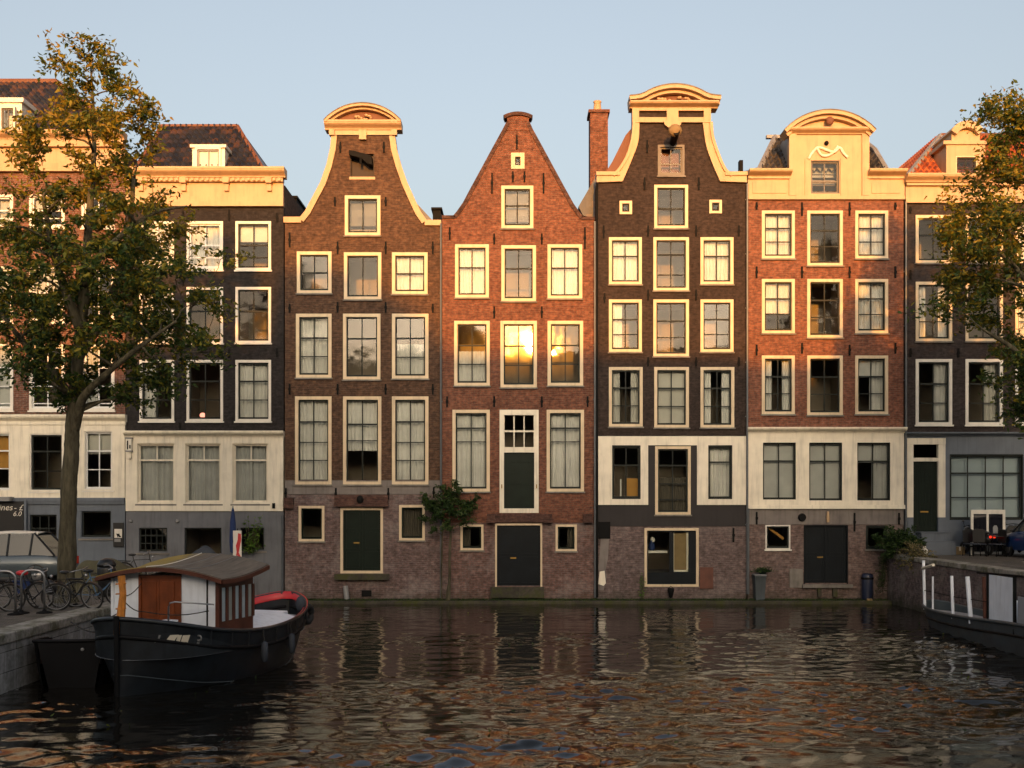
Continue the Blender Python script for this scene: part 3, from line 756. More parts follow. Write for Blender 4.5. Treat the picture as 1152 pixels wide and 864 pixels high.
MB().box(PX(393), PX(422), -.02, .12, PZ(202), PZ(199)).build('hatch_sill', M['cream_sun'], d)
b = MB(); b.prism(pout([(394, 172), (399, 172.5), (419, 178), (420, 188), (415, 187), (408, 181), (394, 177)]), -.35, .15); b.tube([(PX(407), -.3, PZ(181)), (PX(407), -.3, PZ(187))], .05, 6); b.build('hoist_beam', M['iron'], h)
cp = MB(); cp.strip(pout(Lc[::-1]), .05, .17, -.09, .42); cp.box(PX(319.5), PX(339), -.1, .42, PZ(251), PZ(244.5))
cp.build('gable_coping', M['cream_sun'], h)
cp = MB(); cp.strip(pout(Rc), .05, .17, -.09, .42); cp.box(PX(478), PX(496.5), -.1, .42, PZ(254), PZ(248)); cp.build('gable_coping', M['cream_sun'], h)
arc = arcpts(366, 139, 409, 120, 452, 139)
pediment(h, 366, 452, 138, 147, arc, 'cream_sun', 'tympanum', (409, 133.5, .3, .3), .34, rim=5)
bk_ = MB(); bands(bk_, 372, 446, [(147.5, 152.5, .09, 0)]); bk_.box(PX(404.5), PX(412.5), -.16, .05, PZ(158), PZ(147.6)); bk_.box(PX(371), PX(377), -.2, .05, PZ(153.5), PZ(147.7)); bk_.box(PX(441), PX(447), -.2, .05, PZ(153.5), PZ(147.7)); bk_.build('frieze', M['cream_sun'], h)
gable_roof(h, [(326, 252), (400, 170), (416, 170), (492, 252)], .35, 10.5, M['tile_slate'])
body(h, 320, 496, 256, 0.1, [274, 344, 436, 552])
wall(h, 'plaster_band', [(320.5, 556), (320.5, 540.4), (496, 540.4), (496, 556)], [], M['greyplaster'], -.02, .3)
base = [(336, 569, 365, 609), (449, 568, 478, 608)]; dr = (383, 571, 431, 645)
wall(h, 'basement_wall', [(320.5, 680), (320.5, 556.4), (496, 556.4), (496, 680)], base+[dr], M['b3b'], -.01, .3)
for i, w in enumerate(base): window(h, w, 1, (), 'none' if i == 0 else 'full', 'green_door', 'casing', .1, cmat='dark_curtain')
door(h, dr, True, 'green_door')
MB().box(PX(377), PX(438), -.24, .0, PZ(652), PZ(645.5)).build('door_step', M['ledge'], h)
for (x0, x1, a, b) in ((377, 437, 557, 569), (320.6, 331, 560, 571)):
    MB().box(PX(x0), PX(x1), -.2, -.011, PZ(b), PZ(a)).box(PX(x0)-.02, PX(x1)+.02, -.24, -.201, PZ(b)-.03, PZ(b)+.08).build('corbel', M['brownstone'], h)
MB().ball((PX(406), -.24, PZ(562)), .13, .1, .16).build('lantern', M['iron'], h)
anchors(h, [(377, 222, 232), (434, 222, 232), (326, 262, 278), (380, 272, 286), (434, 272, 286), (487, 272, 286), (380, 340, 352), (434, 340, 352), (326, 342, 352), (487, 342, 352), (326, 432, 444), (380, 432, 444), (434, 432, 444), (487, 432, 444), (321.8, 549, 560), (378, 549, 562), (437, 549, 562), (488, 548, 560), (383, 160, 172), (432, 160, 172)])
pipe(h, 496.3, 252, 672, -.11)
for (x0, x1, a, b) in ((322, 334, 222, 243), (487, 496, 235, 247)):   # dormers seen beside the gable
    MB().box(PX(x0, 4), PX(x1, 4), 3.9, 6, PZ(262, 4), PZ(a+2, 4)).box(PX(x0, 4)-.06, PX(x1, 4)+.06, 3.8, 6.1, PZ(a+1.9, 4), PZ(a-.5, 4)).build('side_dormer', M['iron'], h)
MB().tube([(PX(389), -.1, PZ(659)), (PX(391), -.16, PZ(674))], .1, 8).build('overflow_pipe', M['lead'], h)
MB().box(PX(407), PX(418), -.05, -.011, PZ(671), PZ(664)).build('vent', M['iron'], h)

# ---- house 4: red spout gable
h = house('orange red brick spout gable house with dark green stair door halfway up', 497, 669, 0)
L4 = [(571, 138), (567, 146), (556, 166), (543, 190), (531, 212), (522, 229), (515, 239), (511, 244)]
R4 = [(594.5, 138), (598, 146), (609, 166), (622, 190), (634, 212), (644, 230), (651, 240), (655, 245)]
ws = [(564, 209, 600, 257), (512, 275, 550, 335), (564, 276, 603, 339), (616, 275, 655, 336), (511, 361, 551, 434), (563, 361, 604, 436), (616, 361, 656, 434), (509, 461, 551, 553), (615, 461, 657, 553)]
small = (575, 172, 590, 190); dr = (562, 461, 606, 577)
wall(h, 'wall', [(497.5, 588), (497.5, 244)]+L4[::-1]+R4+[(668.5, 246), (668.5, 588)], ws+[small, dr], M['b4'])
cs = ['none', 'full', 'none', 'full', 'net', 'none', 'none', 'full', 'full']
rw = [(.45,), (.42,), (.4,), (.42,), (.36, .68), (.36, .68), (.36, .68), (.2, .38), (.2, .38)]
for i, w in enumerate(ws): window(h, w, 2, rw[i], cs[i], 'sash', 'casing', .125, gm='glass_bright' if i in (4, 5) else 'glass')
window(h, small, 1, (), 'none', 'sash', 'casing', .15, sill=False)
# the upper door with its fan light
x0, x1 = PX(562), PX(606)
f = MB(); f.box(x0, x1, -.03, .15, PZ(467), PZ(461)); f.box(x0, PX(567), -.028, .149, PZ(577), PZ(467)-.001); f.box(PX(601), x1, -.028, .149, PZ(577), PZ(467)-.001); f.box(PX(567), PX(601), -.027, .148, PZ(509), PZ(503)); f.box(PX(567), PX(601), -.027, .148, PZ(577), PZ(572))
fd = MB(); fd.box(PX(567), PX(601), .08, .13, PZ(572)+.002, PZ(509)-.002)
for (a, b) in ((512, 520), (523, 531), (534, 545), (548, 557), (560, 569)):
    for (l, r) in ((569.5, 582.5), (585.5, 598.5)): fd.box(PX(l), PX(r), .06, .0795, PZ(b), PZ(a))
dd = fd.build('door', M['green_door'], h); f.build('door_frame', M['cream'], dd)
fl = MB()
for k in range(4): xx = PX(567+k*34/3); fl.box(xx-.022, xx+.022, .06, .12, PZ(503), PZ(467))
fl.box(PX(567), PX(601), .065, .115, PZ(486), PZ(484)); fl.build('fanlight', M['cream'], dd)
MB().add([(PX(567), .09, PZ(503)), (PX(601), .09, PZ(503)), (PX(601), .09, PZ(467)), (PX(567), .09, PZ(467))], [(0, 1, 2, 3)]).build('pane', M['glass'], dd, recalc=False)
for x in (564.5, 603.5): MB().tube([(PX(x), -.03, PZ(549)), (PX(x), -.16, PZ(549)), (PX(x), -.16, PZ(545))], .022, 6).build('door_holdback', M['brass'], dd)
cp = MB(); cp.strip(pout(L4[::-1]), .05, .1, -.05, .42); cp.box(PX(497), PX(512), -.05, .42, PZ(246), PZ(242.5)); cp.build('gable_coping', M['brownstone'], h)
cp = MB(); cp.strip(pout(R4), .05, .1, -.05, .42); cp.box(PX(654), PX(669), -.05, .42, PZ(247.5), PZ(244)); cp.build('gable_coping', M['brownstone'], h)
sp = MB(); sp.prism(pout([(567, 147), (571, 138), (570.5, 134), (569, 131.5), (575, 129), (582, 128), (590, 129), (596.5, 131.5), (595, 134), (594.5, 138), (598, 147)]), -.02, .36)
sp.build('spout_block', M['b4'], h)
cp = MB(); arc4 = arcpts(567, 132, 582, 128, 598.5, 132, 8); cp.strip(pout(arc4), .06, .07, -.1, .44); cp.build('spout_cap', M['brownstone'], h)
gable_roof(h, [(503, 247), (578, 160), (588, 160), (662, 248)], .35, 10.5, M['tile_slate'])
body(h, 497, 669, 250, 0.1, [266, 350, 448, 582])
base = [(518, 590, 544, 619), (625, 590, 649, 620)]; dr2 = (557, 589, 610, 660)
wall(h, 'basement_wall', [(497.5, 680), (497.5, 588.4), (668.5, 588.4), (668.5, 680)], base+[dr2], M['b4b'], -.012, .3)
for i, w in enumerate(base): window(h, w, 1, (), 'left' if i == 0 else 'right', 'green_door', 'casing', .09, cmat='dark_curtain')
door(h, dr2, True, 'blue_door', 'casing', .07, False, 2)
MB().box(PX(552), PX(612), -.26, .0, PZ(672), PZ(660)).build('door_step', M['ledge'], h)
MB().box(PX(556), PX(611), -.1, -.001, PZ(587.5), PZ(578)).build('lintel', M['brownstone'], h)
for x0, x1 in ((548, 557), (611, 621), (656, 666)):
    MB().box(PX(x0), PX(x1), -.3, -.001, PZ(587.8), PZ(578)).box(PX(x0)-.03, PX(x1)+.03, -.34, -.301, PZ(588), PZ(584)).build('corbel', M['brownstone'], h)
anchors(h, [(581.5, 152, 168), (553.5, 195, 218), (611.5, 195, 218), (577, 193, 205), (590, 193, 205), (506, 256, 270), (556, 263, 275), (609.5, 263, 275), (658, 256, 280), (556, 345, 358), (609.5, 345, 358), (503, 446, 458), (556, 446, 458), (609.5, 446, 458), (661, 446, 458)])
pipe(h, 669, 250, 672, -.12)

# ---- house 5: dark neck gable with cream scrolls
h = house('dark brown house with tall cream neck gable, cream band and chimney', 670, 840, 0)
ws = [(736, 208, 774, 257), (685, 267, 722, 320), (735, 267, 775, 327), (788, 267, 825, 320), (685, 337, 722, 396), (735, 337, 775, 401), (788, 337, 825, 396), (685, 413, 723, 480), (736, 413, 775, 481), (788, 413, 826, 481)]
hatch = (740, 163, 770, 198); sm = [(697, 226, 711, 241), (798, 225, 812, 240)]
Li = [(718.5, 138), (717, 160), (709.5, 183), (700, 205)]
wall(h, 'wall', [(671, 490), (671, 204)]+[(698, 204), (708, 183), (715, 160), (717, 139), (717, 124), (796, 124), (792, 139), (795, 160), (801, 183), (810, 204)]+[(839.5, 204), (839.5, 490)], ws+[hatch]+sm, M['b5'])
cs = ['none', 'full', 'none', 'full', 'left', 'none', 'none', 'sides', 'blind', 'sides']
rw = [(.55,), (.38,), (.3, .72), (.38,), (.36, .68), (.36, .68), (.36, .68), (.33, .66), (.33, .66), (.33, .66)]
for i, w in enumerate(ws): window(h, w, 2, rw[i], cs[i], 'sash', 'casing', .115, cmat='blind' if i in (7, 8) else 'curtain', gm='glass_bright' if i == 6 else 'glass')
window(h, hatch, 2, (.62,), 'none', 'grey_frame', 'grey_frame', .09)
for w in sm: window(h, w, 1, (), 'none', 'sash', 'casing', .1, sill=False)
# scrolls
oL = [(713.5, 139), (712, 156), (706, 177), (697, 192), (690, 199)]; iL = [(719, 139), (717.5, 161), (709.5, 183), (700, 205)]
oR = [(798.5, 139), (800, 155), (806, 174), (814, 192), (822, 199)]; iR = [(790, 139), (794, 165), (800.5, 184), (809.5, 205)]
def smooth(p, n=5):
    return [(interp([(i, q[0]) for i, q in enumerate(p)], t), interp([(i, q[1]) for i, q in enumerate(p)], t)) for t in np.linspace(0, len(p)-1, (len(p)-1)*n+1)]
s = MB().prism(pout(smooth(oL)+[(671, 195), (671, 206)]+smooth(iL)[::-1]), -.13, .42); s.box(PX(670.5), PX(697), -.2, .43, PZ(198.5), PZ(194.5)); s.strip(pout(smooth(oL)), .03, .08, -.21, .44); s.build('gable_scroll', M['cream_sun'], h)
s = MB().prism(pout(smooth(oR)+[(839.5, 195), (839.5, 206)]+smooth(iR)[::-1]), -.13, .42); s.box(PX(815), PX(840), -.2, .43, PZ(198.5), PZ(194.5)); s.strip(pout(smooth(oR)), .08, .03, -.21, .44); s.build('gable_scroll', M['cream_sun'], h)
fr = MB(); bands(fr, 712, 799, [(122.5, 125.8, .14, 0), (133.2, 138.8, .14, 0)], .3)
fr.box(PX(711), PX(718.5), -.16, .3, PZ(139.2), PZ(123)); fr.box(PX(791), PX(799), -.16, .3, PZ(139.2), PZ(123)); fr.box(PX(749.5), PX(762.5), -.17, .2, PZ(140), PZ(123)); fr.build('frieze', M['cream_sun'], h)
e = MB(); e.prism(pout([(746, 138), (747, 142), (751, 145), (756, 146), (761, 145), (765, 142), (766, 138)]), -.2, .05); e.build('cartouche', M['cream_sun'], h)
arc = [(707, 112.5), (713, 112), (719, 111)]+arcpts(724, 109, 758, 99.5, 792, 109)+[(797, 111), (803, 112), (809, 112.5)]
pediment(h, 708, 807, 117, 123, arc, 'cream_sun', 'tympanum', (757, 113.5, .62, .3), .4, rim=7.5)
b = MB().tube([(PX(757), .1, PZ(161)), (PX(756), -1.2, PZ(160))], .13, 8); b.build('hoist_beam', M['iron'], h)
MB().ball((PX(755), -1.05, PZ(157)), .27, .2, .24).build('hoist_block', M['tan'], h, smooth=True)
MB().tube([(PX(755), -.3, PZ(146)), (PX(756), -.8, PZ(152))], .02, 6).build('hoist_hook', M['white'], h)
gable_roof(h, [(672, 207), (690, 178), (705, 148), (722, 128), (782, 128), (790, 150), (798, 190), (833, 207)], .43, 10.5, M['tympanum'])
body(h, 671, 839, 206, 0.1, [262, 332, 406, 486, 588])
# cream ground floor
wins = [(688, 501, 721, 562), (796, 501, 824, 562)]; dw = (737, 502, 777, 579)
wall(h, 'ground_floor_wall', [(671, 592), (671, 490.4), (839.5, 490.4), (839.5, 592)], wins+[dw], M['dark_paint_wall'], -.004, .3)
c = MB(); rects = [(673, 490.8, 839, 501), (673, 501, 688.5, 568), (688.5, 561.5, 729, 568), (720.5, 501, 729, 561.5), (784, 501, 796.5, 568), (796.5, 561.5, 839, 568), (823.5, 501, 839, 561.5)]
for r in rects: c.pbox(r[0], r[1], r[2], r[3], -.06, -.005)
c.build('cream_panel', M['cream'], h)
window(h, wins[0], 2, (.36,), 'none', 'sash', 'sash', .05, sill=False)
window(h, wins[1], 1, (.3,), 'full', 'sash', 'sash', .05, sill=False)
window(h, dw, 2, (.26, .55, .8), 'net', 'sash', 'casing', .11, cmat='dark_curtain')
dr = (725, 594, 786, 660)
wall(h, 'basement_wall', [(671, 680), (671, 592.4), (839.5, 592.4), (839.5, 680)], [dr], M['b5b'], -.01, .3)
w = window(h, dr, 2, (), 'none', 'blue_door', 'casing', .1, sill=False, name='canal_door')
MB().box(PX(729), PX(782), .05, .13, PZ(656), PZ(644)).box(PX(753), PX(758), .03, .13, PZ(644)+.001, PZ(598)).box(PX(775), PX(782), .05, .13, PZ(644)+.001, PZ(598)).build('door_leaf', M['blue_door'], w)
MB().box(PX(757.5), PX(774), .2, .24, PZ(642), PZ(600)).build('roller_blind', M['tan'], w)
MB().box(PX(757), PX(759), .14, .2, PZ(643), PZ(599)).box(PX(773), PX(775), .14, .2, PZ(643), PZ(599)).box(PX(757), PX(775), .14, .2, PZ(643.5), PZ(641.5)).build('inner_frame', M['cream'], w)
MB().box(PX(729), PX(752), .3, .8, PZ(622.5), PZ(620)).build('counter', M['white'], w)
MB().box(PX(673), PX(686.5), -.06, .0, PZ(606), PZ(587)).build('vent', M['iron'], h)
MB().box(PX(787), PX(802), -.06, -.011, PZ(662), PZ(638)).build('wooden_hatch', M['mahog'], h)
MB().prism(pout([(676, 606), (685, 606), (684, 628), (681, 642), (683, 648), (679, 664), (674, 664), (675, 645), (673, 640)]), -.03, -.011).build('plaster_patch', M['greyplaster'], h)
MB().prism(pout([(674.5, 643), (680, 642), (681.5, 656), (679, 659), (673, 657)]), -.045, -.031).build('pale_patch', M['cream'], h)
anchors(h, [(728, 158, 172), (725, 200, 214), (786, 200, 214), (679, 254, 268), (729, 254, 266), (783, 254, 266), (831, 254, 266), (680, 330, 341), (729, 326, 338), (783, 326, 338), (729, 402, 412), (783, 402, 412), (831, 402, 412), (825, 594, 610)])
pipe(h, 840, 208, 668, -.12)
MB().tube([(PX(671.5), -.05, PZ(206)), (PX(671.5), -.05, PZ(672))], .05, 8).build('drainpipe', M['iron'], h)
yc = 1.6
ch = MB(); ch.box(PX(664, yc), PX(684, yc), yc, yc+.9, PZ(212, yc), PZ(127, yc)); ch.box(PX(664, yc)-.07, PX(684, yc)+.07, yc-.07, yc+.97, PZ(127, yc)+.001, PZ(123.5, yc)); ch = ch.build('chimney', M['b4'], h)
MB().lathe([(.15, 0), (.2, .1), (.16, .2), (.14, .42), (.17, .46), (.16, .5)], (PX(673, yc), yc+.45, PZ(123.5, yc)), 12).build('chimney_pot', M['cream_sun'], ch, smooth=True)
MB().prism(pout([(650, 236), (668, 205), (672, 205), (672, 250), (655, 246)], 1.5), 1.0, 6).build('flank_roof', M['tile_dark'], h)

# ---- house 6: cream dormer gable, bright red brick
h = house('bright red brick house with cream pedimented dormer gable and cream ground floor', 841, 1017, 0)
ws = []
for (a, b, b2) in ((237, 291, 299), (314, 375, 380), (400, 466, 467)):
    for (x0, x1, bb) in ((857, 894, b), (908, 948, b2), (962, 999, b)): ws.append((x0, a, x1, bb))
wall(h, 'wall', [(841.5, 482), (841.5, 225), (1016.5, 225), (1016.5, 482)], ws, M['b6'])
cs = ['full', 'none', 'full', 'topcur', 'none', 'full', 'sides', 'none', 'deepright']
for i, w in enumerate(ws): window(h, w, 2, (.34, .66), cs[i], 'sash', 'casing', .115)
gw = (911, 180, 945, 219)
g = MB().prism(pout([(889, 224.6), (889, 150), (975, 150), (975, 224.6)]), -.05, .45, [prect(gw, .03)]); g.build('dormer_gable', M['cream_sun'], h)
for a_, b_ in ((887, 895), (969, 977)): MB().box(PX(a_), PX(b_), -.12, -.051, PZ(220.7), PZ(150)).build('pilaster', M['cream_sun'], h)
for a_, b_ in ((905, 911), (945, 951)): MB().box(PX(a_), PX(b_), -.09, -.051, PZ(222), PZ(179)).build('window_jamb', M['cream_sun'], h)
window(h, gw, 2, (.62,), 'none', 'grey_frame', 'grey_frame', .06, sill=False)
orn = MB()
sw_ = [(909, 180), (913, 173), (920, 167), (930, 170), (938, 172), (944, 167), (948, 173), (953, 178)]
orn.tube([(PX(a), -.09, PZ(b)) for a, b in smooth(sw_, 4)], .055, 7); orn.tube([(PX(a), -.09, PZ(b)) for a, b in smooth([(918, 166), (923, 175), (930, 176), (937, 172), (942, 165)], 4)], .05, 7)
orn.build('swag_ornament', M['cream'], h, smooth=True)
MB().ball((PX(929), -.11, PZ(162)), .09, .08, .09).build('ornament_boss', M['iron'], h)
arc = arcpts(880, 149.5, 931, 127.5, 982, 149.5)
pd = pediment(h, 884, 978, 146, 152, arc, 'cream_sun', 'cream_sun', None, .34, rim=7.5)
MB().ball((PX(931.5), -.26, PZ(138.5)), .16, .1, .17).build('shell_ornament', M['tympanum'], pd, smooth=True)
c = MB()
for (x0, x1) in ((841, 889), (975, 1017)):
    cyma(c, x0, x1, 193, 200, .12, .42, .0, yb=.3); bands(c, x0, x1, [(200, 202, .16, 0), (202, 221, .07, 0), (221, 225, .12, 0)], .3)
    c.pbox(x0+5, 205, x1-5, 218, -.1, -.071)
c.pbox(889, 221, 975, 225, -.12, -.051); c.build('cornice', M['cream_sun'], h)
ya, yr = .35, 2.6
tiles(h, [(PX(852, ya), ya, PZ(194, ya)), (PX(1000, ya), ya, PZ(194, ya)), (PX(966, yr), yr, PZ(155, yr)), (PX(872, yr), yr, PZ(155, yr))], M['tile_slate'])
tiles(h, [(PX(1000, ya), ya, PZ(194, ya)), (PX(1000, ya)+.1, 9, PZ(194, ya)), (PX(966, yr)+.1, 9, PZ(155, yr)), (PX(966, yr), yr, PZ(155, yr))], M['tile_slate'], 'side_roof')
MB().add([(PX(852, ya), ya, PZ(194, ya)), (PX(832, 6), 6, PZ(194, 6)), (PX(868, 6), 6, PZ(155, yr)), (PX(872, yr), yr, PZ(155, yr))], [(0, 1, 2, 3)]).build('side_roof', M['lead'], h)
hr = MB().tube([(PX(852, ya), ya, PZ(195, ya)), (PX(872, yr), yr, PZ(154, yr))], .12, 6).build('hip_ridge', M['lead'], h)
hr = MB().tube([(PX(1000, ya), ya, PZ(195, ya)), (PX(984, 1.4), 1.4, PZ(168, 1.4)), (PX(966, yr), yr, PZ(154, yr))], .1, 6).build('hip_ridge', M['lead'], h)
MB().box(PX(862, yr), PX(967, yr), yr-.1, yr+.1, PZ(156, yr), PZ(152.5, yr)).build('ridge', M['lead'], h)
MB().box(PX(832, 3), PX(836, 3), 3, 3.3, PZ(200, 3), PZ(180, 3)).build('vent_pipe', M['iron'], h)
MB().box(PX(889)+.05, PX(975)-.05, .46, 2.6, PZ(196), PZ(146)).build('dormer_back', M['lead'], h)
body(h, 841, 1017, 200, 0.1, [230, 306, 390, 478, 575])
shop = [(857, 497, 896, 563), (909, 497, 948, 564), (963, 497, 1002, 564)]
wall(h, 'ground_floor_wall', [(841.5, 571), (841.5, 482.4), (1016.5, 482.4), (1016.5, 571)], shop, M['cream'], -.06, .3)
for i, w in enumerate(shop): window(h, w, 2, (.32,), 'blind' if i < 2 else 'deepright', 'sash', 'sash', .045, sill=False, cmat='curtain_grey')
c = MB(); cyma(c, 841, 1017, 481, 487, .1, .3, .03); bands(c, 841, 1017, [(568, 572.5, .14, 0)]); c.build('shop_cornice', M['cream'], h)
wall(h, 'plaster_band', [(841.5, 590), (841.5, 571.4), (1016.5, 571.4), (1016.5, 590)], [], M['greyplaster'], -.02, .3)
base = [(861, 590.6, 889, 618), (974, 591, 998, 618)]; dr = (904, 590.6, 954, 657)
wall(h, 'basement_wall', [(841.5, 680), (841.5, 590.4), (1016.5, 590.4), (1016.5, 680)], base+[dr], M['b6b'], -.01, .3)
window(h, base[0], 1, (), 'none', 'sash', 'white', .05); window(h, base[1], 1, (), 'none', 'sash', 'sash', .05)
door(h, dr, True, 'blue_door', 'blue_door', .05, False, 2)
MB().box(PX(902), PX(958), -.18, .0, PZ(661), PZ(657.3)).build('door_step', M['stone'], h)
MB().box(PX(919), PX(923), -.16, .0, PZ(671), PZ(661.5)).box(PX(936), PX(941), -.16, .0, PZ(671), PZ(661.5)).build('step_bracket', M['ledge'], h)
MB().box(PX(888), PX(903), -.05, -.011, PZ(661), PZ(640)).build('iron_plate', M['stone'], h)
MB().lathe([(.02, -.16), (.13, -.16), (.16, -.03), (.1, 0)], (PX(902), -.02, PZ(582)), 14, 'y').build('wall_lamp', M['iron'], h)
MB().lathe([(.05, -.12), (.07, 0), (.06, .12), (.045, .28), (.03, .3)], (PX(930.5), -.12, PZ(584)), 10).build('wall_light', M['cream_sun'], h)
anchors(h, [(851, 228, 236), (902, 228, 243), (955.5, 228, 243), (1007, 228, 236), (851, 300, 313), (902, 300, 313), (955.5, 300, 313), (1007, 300, 313), (851, 388, 400), (902, 386, 398), (955.5, 388, 400), (1007, 386, 398), (851, 576, 590), (961, 577, 598), (1011, 577, 590)])
pipe(h, 841, 572, 668, -.16); pipe(h, 1018, 228, 615, -.12)

# ---- house 7: far right
h = house('umber brick house with red tiled roof and dark green door on the right quay', 1019, 1240, ZR)
ws = []
for (a, b) in ((242, 296), (317, 384), (404, 478)):
    for (x0, x1) in ((1030, 1071), (1086, 1128), (1142, 1184), (1197, 1236)): ws.append((x0, a, x1, b))
wall(h, 'wall', [(1018.5, 487), (1018.5, 228), (1240, 228), (1240, 487)], ws, M['b7'])
cs = ['none', 'none', 'full', 'full', 'sides', 'none', 'full', 'none', 'right', 'right', 'none', 'full']
for i, w in enumerate(ws): window(h, w, 2, (.4,) if i < 4 else (.36, .68), cs[i], 'sash', 'white' if i > 7 else 'casing', .115, cmat='blind' if i == 9 else 'curtain')
c = MB(); cyma(c, 1017, 1240, 199, 207, .3, .52, .03, yb=.3); bands(c, 1018, 1240, [(207, 210, .22, 0), (210, 224, .08, 0), (224, 229, .14, 0)]); c.build('cornice', M['cream_sun'], h)
c = MB(); cyma(c, 1018, 1240, 486.5, 491, .08, .26, .0); c.build('shop_cornice', M['bluegrey'], h)
dr = (1021, 496, 1062, 600); bigw = (1067, 510, 1152, 586); bw2 = (1160, 510, 1232, 586)
wall(h, 'ground_floor_wall', [(1018.5, 624), (1018.5, 487.4), (1240, 487.4), (1240, 624)], [dr, bigw, bw2], M['bluegrey'], -.03, .3)
f = MB(); f.pbox(1020, 493, 1063, 500, -.08, .14); f.pbox(1020, 500.1, 1027, 582, -.06, .139); f.pbox(1055, 500.1, 1063, 582, -.06, .139); f.pbox(1027, 515, 1055, 519, -.04, .138)
d = MB(); d.pbox(1027, 519.1, 1055, 598, .08, .13)
for k in range(7): x = PX(1029+k*4); d.box(x-.012, x+.012, .07, .0795, PZ(596), PZ(521))
dd = d.build('door', M['green_door'], h); f.build('door_frame', M['cream'], dd)
MB().pbox(1020, 582.1, 1027, 600, -.06, .139).pbox(1055, 582.1, 1063, 600, -.06, .139).build('plinth_block', M['bluegrey'], dd)
MB().pbox(1036, 575, 1045, 576.6, .05, .0695).build('letter_plate', M['brass'], dd)
MB().add([(PX(1027), .1, PZ(515)), (PX(1055), .1, PZ(515)), (PX(1055), .1, PZ(500)), (PX(1027), .1, PZ(500))], [(0, 1, 2, 3)]).build('pane', M['glass'], dd, recalc=False)
window(h, bigw, 4, (.28, .66), 'blind', 'sash', 'sash', .08, cmat='teal_blind', sill=False)
window(h, bw2, 4, (.28, .66), 'blind', 'sash', 'sash', .08, cmat='teal_blind', sill=False)
MB().box(PX(1031), PX(1064), -1.0, -.031, ZR-.02, PZ(608)).box(PX(1031), PX(1064), -.55, -.0312, PZ(608)+.001, PZ(599)).box(PX(1029), PX(1065), -.6, -.0314, PZ(599)+.001, PZ(598)).build('door_step', M['bluegrey'], h)
body(h, 1019, 1240, 206, ZR, [235, 306, 394, 484])
ya, yr, yb = .35, 3.2, 9.0
A = (PX(1019, ya), ya, PZ(201, ya)); B = (PX(1240, ya), ya, PZ(201, ya)); C = (PX(1210, yr), yr, PZ(153, yr)); Dp = (PX(1058, yr), yr, PZ(153, yr))
tiles(h, [A, B, C, Dp], M['tile_red'])
tiles(h, [(A[0]-.05, 9, A[2]), A, Dp, (Dp[0], 9, Dp[2])], M['tile_red'], 'side_roof')
MB().tube([A, Dp], .12, 6).build('hip_ridge', M['lead'], h)
MB().tube([Dp, C], .12, 6).build('ridge', M['tympanum'], h)
dm = MB(); dm.prism(pout([(1068, 202), (1068, 160), (1112, 160), (1112, 202)]), .3, 3.2, [prect((1078, 172, 1104, 200), .03)]); dm.box(PX(1064), PX(1116), .22, 3.25, PZ(160)+.001, PZ(156)); dm.box(PX(1074), PX(1106), .3, 2, PZ(156)+.002, PZ(146))
dm = dm.build('dormer', M['cream_sun'], h)
MB().strip(pout(arcpts(1072, 146, 1090, 135, 1108, 146)), .02, .25, .1, 2).prism(pout(arcpts(1074, 146, 1090, 138, 1106, 146)), .32, 1.9).build('dormer_pediment', M['cream_sun'], dm)
o = window(dm, (1078, 172, 1104, 200), 2, (.5,), 'none', 'sash', 'casing', .07, sill=False); o.location = (0, .33, 0)
anchors(h, [(1024, 233, 240), (1078, 231, 243), (1135, 231, 243), (1024, 304, 314), (1078, 304, 314), (1024, 392, 402), (1078, 392, 402), (1135, 392, 402)])

# ---------------------------------------------------------------- the unseen houses opposite as one block: roofline shaped to shadow the facades
YW = -63.0; kk = math.tan(SUN_EL)
wl = [(-60, 9.6), (-19, 9.6), (-18.8, 9.1), (-14.6, 9.1), (-14.4, 9.6), (-9.6, 9.7), (-9.0, 12.9), (-8.6, 13.0), (-7.4, 13.2), (-5.6, 12.5), (-3.6, 11.2), (-2.85, 10.3), (-2.6, 9.75), (2.6, 9.65), (2.7, 9.9), (3.2, 9.9), (3.3, 9.55), (8.8, 9.5), (9.0, 9.3), (14.2, 9.35), (14.6, 10.0), (17, 9.7), (60, 9.7)]
ol = [(60, 1.0), (-60, 1.0)]+[(x-YW*math.tan(SUN_AZ), z+(-YW)*kk) for x, z in wl]
wh = thing('opposite_row', 'unseen dark brick house row across the canal, stepped roofline shaped for its shadow, mirrored in the panes', 'building', (0, YW, 1.0))
MB().prism(ol, YW-12, YW).build('wall', M['opposite_row'], wh)
for k in range(22):
    x = -42+k*4.0
    for z in (3.0, 7.0, 11.0, 14.5):
        MB().box(x-.7, x+.7, YW-.1, YW+.04, z, z+2.2).build('window', M['sash'], wh)
struct(MB().box(XL+.05, XR-.05, -100, -54, -1.6, 1.0), 'far_bank', M['pavers'])

